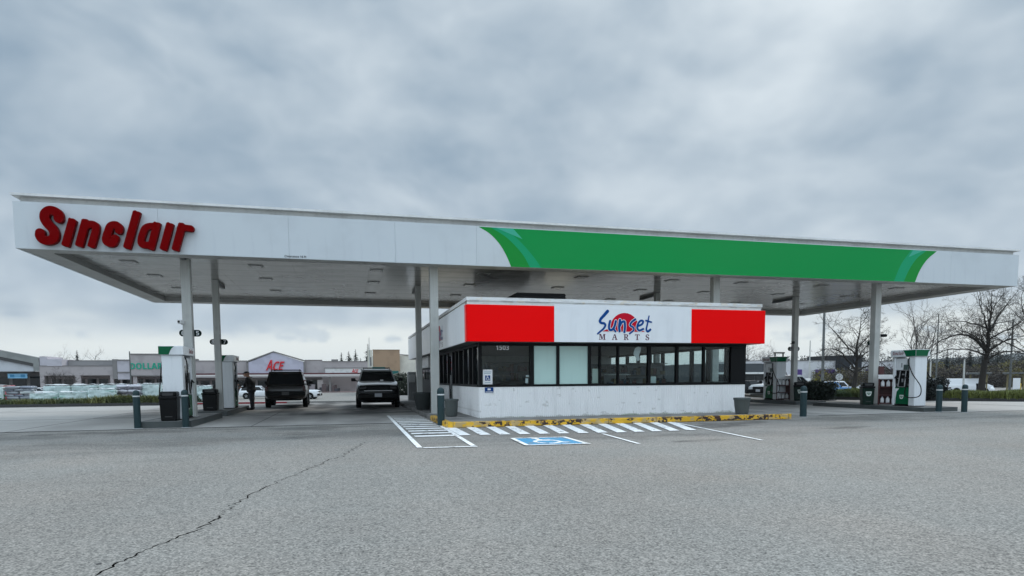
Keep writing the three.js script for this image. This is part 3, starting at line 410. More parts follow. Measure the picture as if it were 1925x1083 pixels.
  const door = part('door', [slab(SX0 + 0.03, SX0 + 0.07, SB, HEAD - 0.08, -22.36, -22.46), slab(SX0 + 0.03, SX0 + 0.07, SB, HEAD - 0.08, -23.2, -23.29), slab(SX0 + 0.03, SX0 + 0.07, SB, SB + 0.2, -22.461, -23.199), slab(SX0 + 0.03, SX0 + 0.07, HEAD - 0.18, HEAD - 0.08, -22.461, -23.199)], alu, store);
  part('glass', slab(SX0 + 0.045, SX0 + 0.055, SB + 0.2, HEAD - 0.18, -22.46, -23.2), M.pane, door); part('handle', bar([SX0 - 0.03, 0.9, -22.55], [SX0 - 0.03, 1.4, -22.55], 0.03), M.steel, door);
  // interior: floor and ceiling coloured darker than real, to stand for dim light
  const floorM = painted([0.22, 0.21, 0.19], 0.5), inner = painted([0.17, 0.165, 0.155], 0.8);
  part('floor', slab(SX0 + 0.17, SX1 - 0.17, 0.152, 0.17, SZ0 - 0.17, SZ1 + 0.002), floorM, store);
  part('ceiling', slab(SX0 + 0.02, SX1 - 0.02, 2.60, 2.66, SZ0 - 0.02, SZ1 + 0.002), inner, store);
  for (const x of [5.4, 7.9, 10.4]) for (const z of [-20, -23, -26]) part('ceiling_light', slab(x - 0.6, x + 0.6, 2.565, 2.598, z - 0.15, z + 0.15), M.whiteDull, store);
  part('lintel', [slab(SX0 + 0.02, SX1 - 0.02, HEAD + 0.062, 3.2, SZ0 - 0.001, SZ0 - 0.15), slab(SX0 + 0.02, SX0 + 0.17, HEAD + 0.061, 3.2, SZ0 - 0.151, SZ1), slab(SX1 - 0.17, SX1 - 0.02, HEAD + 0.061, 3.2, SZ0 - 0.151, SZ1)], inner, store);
  // fascia, coping and roof
  const FX0 = 3.15, FX1 = 12.38, FZ = -17.02, FB = 2.28, FT = 3.33, FZ1 = -34;
  part('eave', slab(FX0 + 0.03, FX1 - 0.03, FB + 0.004, FB + 0.03, FZ - 0.03, FZ1), M.trimDark, store);
  part('fascia_panel', rbox(4.27, FT - FB, 0.05, 7.765, (FB + FT) / 2, FZ - 0.025, 0.006, 1), M.storeFascia, store);
  const redL = part('red_panel', rbox(2.47, 0.995, 0.07, 4.395, FB + 0.4955, FZ - 0.025, 0.012, 1), M.red, store); part('return', slab(FX0 - 0.008, FX0 + 0.05, FB + 0.002, FB + 0.99, FZ - 0.061, FZ - 0.30), M.red, redL);
  const redR = part('red_panel', rbox(2.50, 0.995, 0.075, 11.153, FB + 0.4955, FZ - 0.022, 0.012, 1), M.red, store); part('return', slab(FX1 - 0.03, FX1 + 0.022, FB - 0.004, FB + 0.99, FZ - 0.061, FZ - 0.9), M.red, redR);
  part('fascia_back', [slab(FX0 + 0.01, 5.629, FB + 0.99, FT, FZ - 0.005, FZ - 0.05), slab(9.901, FX1 - 0.12, FB + 0.99, FT, FZ - 0.005, FZ - 0.05)], M.whiteDull, store);
  for (let i = 0; i < 4; i++) { const L = (FZ - 0.3 - FZ1) / 4; part('fascia_panel', slab(FX0, FX0 + 0.05, FB, FT, FZ - 0.302 - L * i, FZ - 0.302 - L * (i + 1) + 0.006), M.storeFascia, store); part('fascia_panel', slab(FX1 - 0.17, FX1 - 0.12, FB, FT, FZ - 0.302 - L * i, FZ - 0.302 - L * (i + 1) + 0.006), M.storeFascia, store); }
  const streak = tex(1024, 64, (u, v, o, x, y) => { const X = u * 10, Y = v * 0.2; const n = fbm(X * 3, Y * 14, 5, 55), s = smooth(0.52, 0.66, n), r = smooth(0.6, 0.72, fbm(X * 6, Y * 9, 4, 57)); o[0] = 0.76 * (1 - 0.2 * s) ; o[1] = 0.77 * (1 - 0.21 * s - 0.08 * r); o[2] = 0.77 * (1 - 0.22 * s - 0.18 * r); }, true, 0.1, 5);
  part('upper_trim', slab(FX0 + 0.03, FX1 - 0.1, FT + 0.001, FT + 0.045, FZ - 0.02, FZ - 0.12), mat(white, 0.6, 0, { map: streak }), store);
  part('coping', [slab(FX0 + 0.0, FX1 - 0.09, FT + 0.046, FT + 0.14, FZ + 0.012, FZ - 0.26), slab(FX0 + 0.001, FX0 + 0.26, FT + 0.045, FT + 0.138, FZ - 0.261, FZ1), slab(FX1 - 0.35, FX1 - 0.091, FT + 0.045, FT + 0.138, FZ - 0.261, FZ1)], mat(white, 0.5, 0, { map: streak }), store);
  const roofTex = tex(512, 512, (u, v, o, x, y) => { const n = fbm(u * 5, v * 5, 5, 91, 5), w = smooth(0.48, 0.6, fbm(u * 3, v * 6, 4, 93, 3)), k = 0.5 + (n - 0.5) * 0.3 + (hash2(x, y, 3) - 0.5) * 0.1; o[0] = k * lerp(1.28, 0.6, w); o[1] = k * lerp(1.1, 0.52, w); o[2] = k * lerp(0.78, 0.42, w); }, true, 1 / 7);
  part('roof', slab(FX0 + 0.06, FX1 - 0.15, 3.21, 3.24, FZ - 0.06, FZ1), mat(white, 0.9, 0, { map: roofTex }), store);
  const v2 = part('rooftop_unit', rbox(2.4, 0.72, 1.9, 7.5, 3.61, -31, 0.03, 1), M.blackDull, store); part('duct', box(1.0, 0.3, 0.5, 9.2, 3.4, -31), M.blackDull, v2);
  const vent = part('rooftop_unit', rbox(1.72, 0.68, 1.7, 6.16, 3.62, -20.85, 0.03, 1), M.blackDull, store); part('hood', wallPoly([[5.28, 3.965], [5.36, 4.03], [6.98, 4.03], [7.03, 3.965]], -21.6, -20.0), M.blackDull, vent);
  // the logo: half sun, brush lettering and small capitals, printed on the panel
  const FP = FZ + 0.0015, W = 0.042;
  const sunset = [{ p: [[7.227, 3.16], [7.123, 3.048], [7.023, 2.941], [6.995, 2.87], [7.029, 2.83], [7.124, 2.814], [7.162, 2.767], [7.1, 2.661], [7.011, 2.59], [6.925, 2.52]], w: W, taper: [1.1, 0.55] }, { p: [[7.304, 2.885], [7.273, 2.734], [7.293, 2.64], [7.36, 2.635], [7.436, 2.724], [7.483, 2.885]], w: 0.034 }, { p: [[7.468, 2.807], [7.424, 2.665], [7.475, 2.59]], w: 0.034, taper: [1, 0.8] },
    { p: [[7.611, 2.92], [7.586, 2.738], [7.6, 2.60]], w: 0.037 }, { p: [[7.603, 2.75], [7.673, 2.859], [7.743, 2.878], [7.766, 2.764], [7.75, 2.575]], w: 0.035 }, { p: [[8.085, 2.945], [7.97, 2.86], [7.93, 2.776], [8.029, 2.708], [8.045, 2.645], [7.915, 2.535]], w: 0.036, taper: [0.9, 0.7] },
    { p: [[8.165, 2.75], [8.30, 2.812], [8.334, 2.893], [8.262, 2.91], [8.175, 2.817], [8.15, 2.698], [8.21, 2.628], [8.34, 2.672]], w: 0.031 }, { p: [[8.519, 3.045], [8.473, 2.821], [8.441, 2.654], [8.481, 2.601], [8.565, 2.655]], w: 0.034, taper: [0.6, 1] }, { p: [[8.42, 2.915], [8.595, 2.872]], w: 0.024 }];
  const outline = sunset.slice(1, 7).map(s => ({ ...s, w: s.w + 0.014 })), blueS = strokeShapes(sunset, 0.012), whiteS = strokeShapes(outline, 0.012);
  const sunS = new THREE.Shape(); { const cx = 7.76, cy = 2.672, r = 0.452, a0 = Math.asin((2.588 - cy) / r); sunS.absarc(cx, cy, r, a0, PI - a0, false); sunS.closePath(); }
  const base = new THREE.Shape([[7.07, 2.588], [7.2, 2.65], [8.28, 2.65], [8.40, 2.588]].map(p => new THREE.Vector2(...p)));
  const logo = (parent, place) => { const s = part('half_sun', place([extrude([sunS], 0.001, FP), extrude([base], 0.001, FP + 0.0016)]), M.logoRed, parent); part('letter_outline', place(extrude(whiteS, 0.001, FP + 0.004)), M.signWhite, parent); part('brush_lettering', place(extrude(blueS, 0.001, FP + 0.0065)), M.logoBlue, parent); const xs = [7.069, 7.451, 7.805, 8.156, 8.477]; 'MARTS'.split('').forEach((c, i) => part('letter', place(letters(c, 0.165, { f: serif, depth: 0.001 }).map(g => at(g, xs[i], 2.352, FP))), M.maroon, parent)); };
  logo(store, g => g);
  logo(store, gs => [gs].flat().map(g => { g.translate(-7.765, 0, -FP); g.rotateY(-PI / 2); g.translate(FX0 - 0.0015, 0, -22.3); return g; }));
  part('house_number', letters('1503', 0.13, { depth: 0.002 }).map(g => at(g, 4.3, 2.083, SZ0 - 0.044)), M.signWhite, store);
  // pale boards and papers behind the glass
  const board = new THREE.MeshPhysicalMaterial({ color: C(0.50, 0.70, 0.66), roughness: 0.15, map: faint });
  part('window_board', slab(5.221, 5.904, 1.096, 2.199, SZ0 - 0.03, SZ0 - 0.05), board, store); part('window_board', slab(5.996, 6.884, 1.096, 2.199, SZ0 - 0.03, SZ0 - 0.05), board, store);
  part('window_paper', slab(7.04, 7.23, 1.11, 1.54, SZ0 - 0.06, SZ0 - 0.064), painted([0.5, 0.56, 0.5], 0.6), store); part('window_paper', slab(8.9, 9.12, 1.10, 1.30, SZ0 - 0.06, SZ0 - 0.064), painted([0.6, 0.68, 0.66], 0.6), store);
  part('window_paper', wallPoly([[8.36, 1.98], [8.42, 2.15], [8.52, 2.2], [8.62, 2.17], [8.6, 2.06], [8.55, 1.94], [8.58, 1.8], [8.5, 1.76], [8.44, 1.88]], SZ0 - 0.066, SZ0 - 0.062), M.signWhite, store);
  part('window_paper', [slab(4.98, 5.06, 1.13, 1.27, SZ0 - 0.06, SZ0 - 0.064), slab(5.0, 5.09, 1.31, 1.36, SZ0 - 0.06, SZ0 - 0.064)], M.signWhite, store);
}
// signs on the front corner
{
  const t = thing('parking_sign', 'white sign with blue wheelchair square in the front corner window', 'sign', [3.86, 1.315, SZ0 - 0.042]);
  part('plate', rbox(0.28, 0.42, 0.006, 0, 0, 0, 0.002, 1), M.signWhite, t);
  const sq = part('symbol_square', slab(-0.075, 0.075, -0.105, 0.045, 0.0034, 0.0046), M.navy, t); const g = new THREE.ExtrudeGeometry(chairShape, { depth: 0.001, bevelEnabled: false }); g.scale(0.15, 0.15, 1); part('symbol', at(g, 0, -0.03, 0.0052), M.signWhite, sq);
  const grey = mat([0.25, 0.38, 0.45], 0.5); part('text_line', [slab(-0.1, 0.1, 0.135, 0.155, 0.0034, 0.0042), slab(-0.1, 0.09, 0.095, 0.115, 0.0034, 0.0042), slab(-0.08, 0.08, -0.165, -0.15, 0.0034, 0.0042)], grey, t);
  const b = thing('blue_sign', 'small dark blue sign on the white ribbed wall below the window corner', 'sign', [3.885, 0.945, SZ0 + 0.02]);
  part('plate', rbox(0.25, 0.15, 0.008, 0, 0, 0, 0.002, 1), M.navy, b); part('white_mark', [rbox(0.09, 0.05, 0.003, 0, 0.02, 0.005, 0.001, 1), slab(-0.105, 0.105, -0.062, -0.045, 0.0042, 0.0055)], M.signWhite, b);
}
// shelves standing inside, seen through the glass, goods darkened for the dim interior
function shelf(x, z, w, h, label, col, seed, turn = 0) {
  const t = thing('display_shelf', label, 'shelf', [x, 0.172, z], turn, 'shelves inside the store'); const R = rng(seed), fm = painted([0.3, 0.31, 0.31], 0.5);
  part('back_panel', slab(-w / 2, w / 2, 0, h, -0.03, 0.0), fm, t); const n = Math.round(h / 0.36);
  for (let i = 0; i <= n; i++) part('shelf_board', slab(-w / 2, w / 2, i * h / n * 0.97, i * h / n * 0.97 + 0.025, 0.001, 0.36), col, t);
  const goods = [[], [], [], []]; for (let i = 0; i < n; i++) for (let p = -w / 2 + 0.03; p < w / 2 - 0.12;) { const gw = 0.07 + R() * 0.12, gh = 0.12 + R() * 0.16; goods[Math.floor(R() * 4)].push(box(gw - 0.012, gh, 0.2, p + gw / 2, i * h / n * 0.97 + 0.028 + gh / 2, 0.22)); p += gw; }
  goods.forEach((g, i) => g.length && part('packets', g, mat([[0.10, 0.03, 0.025], [0.2, 0.2, 0.19], [0.03, 0.06, 0.09], [0.13, 0.1, 0.04]][i], 0.5), t));
}
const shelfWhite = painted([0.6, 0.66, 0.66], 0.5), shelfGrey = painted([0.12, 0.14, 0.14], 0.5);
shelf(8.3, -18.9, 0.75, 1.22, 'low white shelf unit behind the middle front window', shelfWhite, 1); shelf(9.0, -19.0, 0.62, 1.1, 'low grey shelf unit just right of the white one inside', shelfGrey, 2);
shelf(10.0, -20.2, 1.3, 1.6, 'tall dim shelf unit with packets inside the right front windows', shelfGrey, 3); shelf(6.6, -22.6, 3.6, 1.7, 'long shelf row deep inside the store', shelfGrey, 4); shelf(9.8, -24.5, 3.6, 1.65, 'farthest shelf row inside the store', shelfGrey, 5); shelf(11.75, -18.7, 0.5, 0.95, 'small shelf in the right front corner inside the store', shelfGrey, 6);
// planters
function planter(x, z, r0, r1, h, label, m) {
  const t = thing('planter_pot', label, 'pot', [x, 0.151, z], 0, 'dark pots beside the store');
  part('pot', new THREE.LatheGeometry([[0.001, 0], [r0 - 0.015, 0], [r0, 0.02], [lerp(r0, r1, 0.5) + 0.008, h * 0.5], [r1, h - 0.07], [r1 + 0.018, h - 0.06], [r1 + 0.02, h - 0.008], [r1 + 0.006, h], [r1 - 0.03, h - 0.004], [r1 - 0.04, h - 0.08], [0.001, h - 0.08]].map(p => new THREE.Vector2(...p)), 36), m, t);
  part('soil', new THREE.CircleGeometry(r1 - 0.038, 28).rotateX(-PI / 2).translate(0, h - 0.076, 0), mat([0.02, 0.016, 0.012], 1), t);
}
const potMat = painted([0.028, 0.034, 0.034], 0.5), potGrey = painted([0.075, 0.088, 0.086], 0.6);
planter(2.66, -23.3, 0.24, 0.36, 0.63, 'largest dark round pot standing by the kerb left of the store', potMat); planter(2.98, -18.75, 0.165, 0.195, 0.52, 'grey green pot in front of the left wall corner of the store', potGrey); planter(11.52, -16.82, 0.185, 0.235, 0.49, 'dark grey pot at the right end of the white store wall', potGrey);
// ---------------------------------------------------------------- pump islands, bollards, pumps, bins
function island(x0, x1, z0, z1, label, h = 0.18) {
  const t = thing('pump_island', label, 'island', [(x0 + x1) / 2, 0, (z0 + z1) / 2], 0, 'raised pump islands'); const w = x1 - x0, d = z0 - z1;
  part('deck', rbox(w - 0.12, h - 0.002, d - 0.12, 0, h / 2 - 0.001, 0, 0.01, 1), walkMat, t);
  part('steel_edge', [rbox(w, h + 0.004, 0.06, 0, h / 2 + 0.002, d / 2 - 0.03, 0.012, 1), rbox(w, h + 0.004, 0.06, 0, h / 2 + 0.002, -d / 2 + 0.03, 0.012, 1), box(0.06, h + 0.002, d - 0.124, w / 2 - 0.03, h / 2 + 0.001, 0), box(0.06, h + 0.002, d - 0.124, -w / 2 + 0.03, h / 2 + 0.001, 0)], painted([0.06, 0.07, 0.07], 0.45), t);
}
island(-5.42, -4.14, -18.86, -23.3, 'pump island carrying the nearest left pump'); island(-5.35, -4.15, -24.3, -29.4, 'pump island carrying the far left pump'); island(19.35, 20.85, -17.75, -23.2, 'pump island carrying the nearest right pump', 0.15); island(19.3, 20.9, -24.2, -30.5, 'pump island carrying the far right pump', 0.15);
function bollard(x, z, label, y = 0, h = 1.03, r = 0.085) {
  const t = thing('bollard', label, 'bollard', [x, y, z], 0, 'steel bollards round the forecourt');
  part('post', new THREE.LatheGeometry([[0.001, 0], [r, 0], [r, h - r * 1.1], [r * 0.92, h - r * 0.55], [r * 0.66, h - r * 0.2], [r * 0.3, h - r * 0.03], [0.001, h]].map(p => new THREE.Vector2(...p)), 28), M.bollard, t);
  part('band', at(new THREE.CylinderGeometry(r + 0.004, r + 0.004, 0.035, 28, 1, false), 0, h - r * 1.9, 0), M.bollardBand, t);
  part('foot', new THREE.LatheGeometry([[r + 0.001, 0], [r + 0.04, 0], [r + 0.035, 0.012], [r + 0.001, 0.02]].map(p => new THREE.Vector2(...p)), 24), M.steelDull, t);
  return t;
}
bollard(-5.44, -18.8, 'leftmost dark green bollard at the corner of the left island'); bollard(-4.26, -18.76, 'dark green bollard in front of the nearest left pump, right of the black bin'); bollard(2.42, -17.05, 'grey green bollard at the yellow kerb corner by the store', 0, 1.04, 0.10); bollard(13.72, -16.85, 'grey green bollard just past the right end of the yellow kerb', 0, 0.98, 0.10); bollard(19.75, -17.52, 'dark bollard in front of the nearest right pump', 0, 0.95, 0.095); bollard(20.3, -17.05, 'rightmost dark bollard standing alone near the hedge', 0, 0.96, 0.09);
const shield = (s) => { const h = new THREE.Shape(); h.moveTo(-0.5 * s, 0.42 * s); h.lineTo(0.5 * s, 0.42 * s); h.lineTo(0.52 * s, 0.15 * s); h.lineTo(0.36 * s, -0.36 * s); h.quadraticCurveTo(0.3 * s, -0.46 * s, 0.15 * s, -0.47 * s); h.lineTo(-0.15 * s, -0.47 * s); h.quadraticCurveTo(-0.3 * s, -0.46 * s, -0.36 * s, -0.36 * s); h.lineTo(-0.52 * s, 0.15 * s); h.closePath(); return h; };
function emblem(parent, x, y, z, ry, s) {   // pale shield with dark bands
  const place = g => { g.rotateY(ry); return at(g, x, y, z); };
  const e = part('shield_emblem', place(extrude([shield(s)], 0.003, 0)), mat([0.62, 0.66, 0.62], 0.4), parent);
  part('emblem_band', [place(at(new THREE.BoxGeometry(0.72 * s, 0.16 * s, 0.002), 0, 0.1 * s, 0.0045)), place(at(new THREE.BoxGeometry(0.36 * s, 0.14 * s, 0.002), 0, -0.16 * s, 0.0045))], M.pumpGreen, e);
}
const pumpWhite = new THREE.MeshPhysicalMaterial({ color: C(0.76, 0.79, 0.82), roughness: 0.28, map: grime });
function makePump(name, label, pos, endGreen, L = 1.0) {
  const bow = endGreen === 2 ? 0.36 : 0;
  // long side faces +x and -x; the plain white end faces the camera (+z); overall 0.62 x 1.0 x 2.05
  const t = thing(name, label, 'fuel pump', pos, 0, 'fuel pumps');
  const w = 0.53, e = 0.26, H = 1.78;
  part('end_panel', rbox(w, H, e, 0, H / 2 + 0.02, L / 2 - e / 2, 0.03, 3), pumpWhite, t);
  part('end_panel', rbox(w * 0.92, H, 0.12, 0, H / 2 + 0.02, -L / 2 + 0.06, 0.03, 3), pumpWhite, t);
  part('plinth', box(w * 0.86, 0.06, L - 0.1, 0, 0.03, 0), M.blackDull, t);
  const z0 = -L / 2 + 0.121, z1 = L / 2 - e - 0.001, zc = (z0 + z1) / 2, zl = z1 - z0;
  const lower = part('lower_door', rbox(w * 0.9, 0.62, zl - 0.004, 0, 0.38, zc, 0.015, 2), M.pumpGreen, t);
  for (const s of [1, -1]) { emblem(lower, s * (w * 0.45 + 0.001), 0.34, zc, s * PI / 2, 0.17); part('white_sweep', (() => { const g = wallPoly([[-zl / 2 + 0.02, 0.0], [-zl / 2 + 0.02, 0.56], [-zl / 2 + 0.2, 0.56], [-zl / 2 + 0.09, 0.44], [-zl / 2 + 0.05, 0.2], [-zl / 2 + 0.045, 0]], 0, 0.002); g.rotateY(s * PI / 2); if (s > 0) g.scale(1, 1, 1); return at(g, s * (w * 0.45 + 0.001), 0.09, zc); })(), pumpWhite, lower); }
  const mid = part('nozzle_bay', box(w * 0.72, 0.62, zl - 0.006, 0, 1.002, zc), M.black, t);
  for (const s of [1, -1]) {
    const X = s * w * 0.36;
    part('bay_frame', [bar([X + s * 0.05, 0.71, z0 + 0.14], [X + s * 0.02, 1.30, z0 + 0.2], 0.028), bar([X + s * 0.05, 0.71, z0 + 0.42], [X + s * 0.02, 1.30, z0 + 0.44], 0.028), bar([X + s * 0.051, 0.71, z0 + 0.15], [X + s * 0.051, 0.71, z0 + 0.41], 0.026), bar([X + s * 0.012, 1.02, z0 + 0.01], [X + s * 0.012, 1.02, z0 + 0.17], 0.018), bar([X + s * 0.012, 1.02, z0 + 0.45], [X + s * 0.012, 1.02, z1 - 0.01], 0.018)], M.steel, mid);
    part('keypad', [box(0.02, 0.05, 0.1, X + s * 0.012, 1.16, z0 + 0.32), box(0.02, 0.13, 0.07, X + s * 0.02, 0.94, z0 + 0.3)], mat([0.2, 0.21, 0.22], 0.4), mid);
    for (const zz of [z0 + 0.06, z1 - 0.08]) { const nz = part('nozzle', [bar([X + s * 0.03, 0.82, zz], [X + s * 0.07, 1.12, zz], 0.036, 0.036), bar([X + s * 0.06, 1.1, zz], [X + s * 0.13, 1.02, zz], 0.035)], M.blackDull, t); part('spout', bar([X + s * 0.02, 0.84, zz], [X - s * 0.02, 0.72, zz], 0.022), M.steel, nz); }
    part('display', rbox(0.03, 0.19, 0.2, X + s * 0.045, 1.42, z1 - 0.16, 0.008, 1), mat([0.07, 0.10, 0.095], 0.15), t); part('screen_trim', box(0.05, 0.025, 0.34, X + s * 0.05, 1.315, z1 - 0.2), M.steel, t);
    const hz = L / 2 - e - 0.02, Y = 1.74;   // hose: leaves the top, hangs in a loop, returns to the bay
    part('hose', tube(s < 0 || true ? [[s * (w / 2 + 0.01), Y, hz], [s * (w / 2 + 0.05), Y - 0.12, hz + 0.02], [s * (w / 2 + 0.075), 1.2, hz + 0.12 + bow * 0.3], [s * (w / 2 + 0.09), 0.7, hz + 0.26 + bow], [s * (w / 2 + 0.09), 0.42, hz + 0.24 + bow], [s * (w / 2 + 0.08), 0.33, hz + 0.12 + bow * 0.6], [s * (w / 2 + 0.06), 0.38, hz - 0.05], [s * (w / 2 + 0.02), 0.7, hz - 0.08], [s * w * 0.4, 0.86, hz - 0.08]] : [], 0.017, 7, 48), M.rubber, t);
  }
  part('upper_panel', rbox(w * 0.8, 0.42, zl - 0.17, 0, 1.53, zc - 0.08, 0.012, 2), pumpWhite, t);
  part('card_slot', [1, -1].map(s => box(0.012, 0.16, 0.06, s * (w * 0.4 + 0.004), 1.5, z0 + 0.25)), mat([0.35, 0.36, 0.37], 0.4), t);
  const TY = 1.8, tw = w + 0.10, tl = L + 0.10;
  const top = part('topper', rbox(tw, 0.25, tl, 0, TY + 0.125, 0, 0.02, 2), pumpWhite, t);
  const zf = tl / 2 + 0.001, a = -tw / 2 + 0.006, b = tw / 2 - 0.006;
  const sw = endGreen === 1 ? [[a, 0.012], [a, 0.238], [a + tw * 0.62, 0.238], [a + tw * 0.52, 0.18], [a + tw * 0.45, 0.10], [a + tw * 0.40, 0.012]] : [[a, 0.012], [a, 0.238], [b, 0.238], [b - 0.07, 0.16], [b - 0.1, 0.08], [b - 0.11, 0.012]];
  part('green_sweep', at(wallPoly(sw, 0, 0.002), 0, TY, zf), M.pumpGreen, top);
  for (const s of [1, -1]) {
    const q = wallPoly(s < 0 ? [[0.14, 0.012], [0.06, 0.16], [0.0, 0.238], [tl / 2 - 0.008, 0.238], [tl / 2 - 0.008, 0.012]] : [[-0.14, 0.012], [-0.06, 0.16], [0, 0.238], [-tl / 2 + 0.008, 0.238], [-tl / 2 + 0.008, 0.012]], 0, 0.002); q.rotateY(s * PI / 2); if (endGreen !== 1 || s < 0) part('green_sweep', at(q, s * (tw / 2 + 0.001), TY, 0), M.pumpGreen, top);
    part('brand_text', letters('Sinclair', 0.12, { depth: 0.002, slant: 0.2, sx: 0.85 }).map(g => { g.rotateY(s * PI / 2); return at(g, s * (tw / 2 + 0.001), TY + 0.07, -0.22); }), M.signRedEdge, top);
  }
  return t;
}
makePump('fuel_pump', 'nearest left fuel pump behind the black bin, white end with green corner', [-4.7, 0.182, -20.07], 1, 1.24); makePump('fuel_pump', 'far left fuel pump beside the person in dark clothes', [-4.52, 0.182, -26.95], 1, 1.2);
makePump('fuel_pump', 'nearest right fuel pump with green top and hanging black hose', [19.97, 0.152, -18.98], 2); const pumpFar = makePump('fuel_pump', 'far right fuel pump with small frame on its green top', [19.9, 0.152, -26.5], 2);
part('top_frame', [bar([-0.22, 2.06, 0.3], [-0.22, 2.22, 0.3], 0.05), bar([0.22, 2.06, 0.3], [0.22, 2.22, 0.3], 0.05), box(0.52, 0.06, 0.16, 0, 2.235, 0.3)], M.trimDark, pumpFar);
function bin(x, y, z, w, d, h, label, style, turn = 0) {
  const t = thing('litter_bin', label, 'bin', [x, y, z], turn, 'litter bins on the pump islands');
  const m = dim(style === 'green' ? [0.004, 0.018, 0.012] : [0.005, 0.005, 0.0055], 0.4);
  const g = rbox(w, h * 0.74, d, 0, h * 0.37, 0, 0.03, 3); const p = g.attributes.position; for (let i = 0; i < p.count; i++) { const k = 0.9 + 0.1 * p.getY(i) / (h * 0.74); p.setX(i, p.getX(i) * k); p.setZ(i, p.getZ(i) * k); }
  part('body', g, m, t); part('hood', [rbox(w + 0.03, h * 0.09, d + 0.03, 0, h * 0.785, 0, 0.02, 2), rbox(w - 0.02, h * 0.17, d - 0.02, 0, h * 0.91, 0, 0.045, 3)], M.black, t); part('flap', box(w * 0.6, h * 0.09, 0.01, 0, h * 0.9, d / 2 - 0.008), mat([0.03, 0.03, 0.032], 0.3), t); part('label_strip', box(w * 0.42, 0.016, 0.004, 0, h * 0.14, d / 2 * 0.92 + 0.001), mat([0.06, 0.06, 0.06], 0.4), t);
  if (style === 'green') { emblem(t, 0, h * 0.5, d / 2 * 0.97 + 0.004, 0, 0.2); }
}
bin(-4.74, 0.183, -19.22, 0.44, 0.42, 0.80, 'large black bin in front of the nearest left pump', 'black'); bin(-4.82, 0.183, -25.0, 0.50, 0.44, 0.78, 'black bin in front of the column numbered 8 and 7', 'black'); bin(19.58, 0.153, -20.5, 0.42, 0.46, 0.86, 'dark green bin with shield left of the near right column', 'green', -0.5); bin(20.05, 0.153, -24.9, 0.5, 0.46, 0.86, 'dark green bin with shield by the far right column', 'green', -0.6);
// dark red racks of washer fluid
function rack(x, z, label, n, w = 0.62) {
  const t = thing('bottle_rack', label, 'rack', [x, 0.153, z], -0.75, 'dark red racks between the right pumps'); const m = painted([0.075, 0.012, 0.012], 0.5);
  part('side_panel', rbox(0.04, 1.0, 0.42, -w / 2, 0.5, 0, 0.01, 1), m, t); part('side_panel', rbox(0.04, 1.0, 0.42, w / 2, 0.5, 0, 0.01, 1), m, t); part('back_panel', box(w - 0.05, 0.96, 0.03, 0, 0.5, -0.19), m, t);
  for (const y of [0.05, 0.36, 0.68]) part('shelf', box(w - 0.05, 0.03, 0.38, 0, y, 0.0), m, t);
  part('top', (() => { const g = box(w + 0.06, 0.03, 0.44, 0, 0, 0); g.rotateX(0.35); return at(g, 0, 1.07, -0.02); })(), M.whitePaint, t);
  for (const y of [0.07, 0.70]) for (let i = 0; i < n; i++) { const xx = (i - (n - 1) / 2) * w / n * 0.9; const j = part('jug', new THREE.LatheGeometry([[0.001, 0], [0.06, 0.003], [0.066, 0.03], [0.066, 0.15], [0.05, 0.19], [0.024, 0.22], [0.022, 0.25], [0.001, 0.252]].map(p => new THREE.Vector2(...p)), 14).translate(xx, y, 0.09), M.signWhite, t); part('cap', cyl(0.026, 0.026, 0.025, xx, y + 0.252, 0.09, 12), M.navy, j); }
}
rack(20.2, -20.13, 'dark red rack of white jugs beside the nearest right pump', 3); rack(20.0, -25.95, 'dark red rack of white jugs beside the far right pump', 3, 0.55);
tag(mesh('paper_towel_box', rbox(0.26, 0.44, 0.2, 20.32, 1.42, -20.68, 0.02, 2), painted([0.07, 0.012, 0.014], 0.4)), 'dark red box hung on the near right column above the rack', 'box');
// ---------------------------------------------------------------- vehicles
function loft(rings, capEnds = true) {   // rings of equal length, joined into one skin
  const n = rings[0].length, pos = [], idx = [];
  rings.forEach(r => r.forEach(p => pos.push(...p)));
  for (let j = 0; j + 1 < rings.length; j++) for (let i = 0; i < n; i++) { const a = j * n + i, b = j * n + (i + 1) % n; idx.push(a, b, a + n, b, b + n, a + n); }
  if (capEnds) for (const [j, s] of [[0, 1], [rings.length - 1, 0]]) { const c = pos.length / 3, m = rings[j].reduce((q, p) => q.map((v, k) => v + p[k] / n), [0, 0, 0]); pos.push(...m); for (let i = 0; i < n; i++) { const a = j * n + i, b = j * n + (i + 1) % n; s ? idx.push(c, b, a) : idx.push(c, a, b); } }
  const g = new THREE.BufferGeometry(); g.setAttribute('position', new THREE.Float32BufferAttribute(pos, 3)); g.setIndex(idx); return toCreasedNormals(g, 0.7);
}
function quad(a, b, c, d, i0, i1, j0, j1, off) {   // pane on the face a b c d (bottom left, bottom right, top right, top left), inset, pushed out
  const P = (u, v) => V(...a).lerp(V(...b), u).lerp(V(...d).lerp(V(...c), u), v), n = P(1, 0).sub(P(0, 0)).cross(P(0, 1).sub(P(0, 0))).normalize(), g = [];
  const q = [P(i0, j0), P(i1, j0), P(i1, j1), P(i0, j1)], o = q.map(p => p.clone().addScaledVector(n, off)), inn = q.map(p => p.clone().addScaledVector(n, -0.01));
  const pos = [], tri = (x, y, z) => pos.push(...x.toArray(), ...y.toArray(), ...z.toArray());
  tri(o[0], o[1], o[2]); tri(o[0], o[2], o[3]); for (let k = 0; k < 4; k++) { const m = (k + 1) % 4; tri(inn[k], inn[m], o[m]); tri(inn[k], o[m], o[k]); }
  const r = new THREE.BufferGeometry(); r.setAttribute('position', new THREE.Float32BufferAttribute(pos, 3)); r.computeVertexNormals(); return r;
}
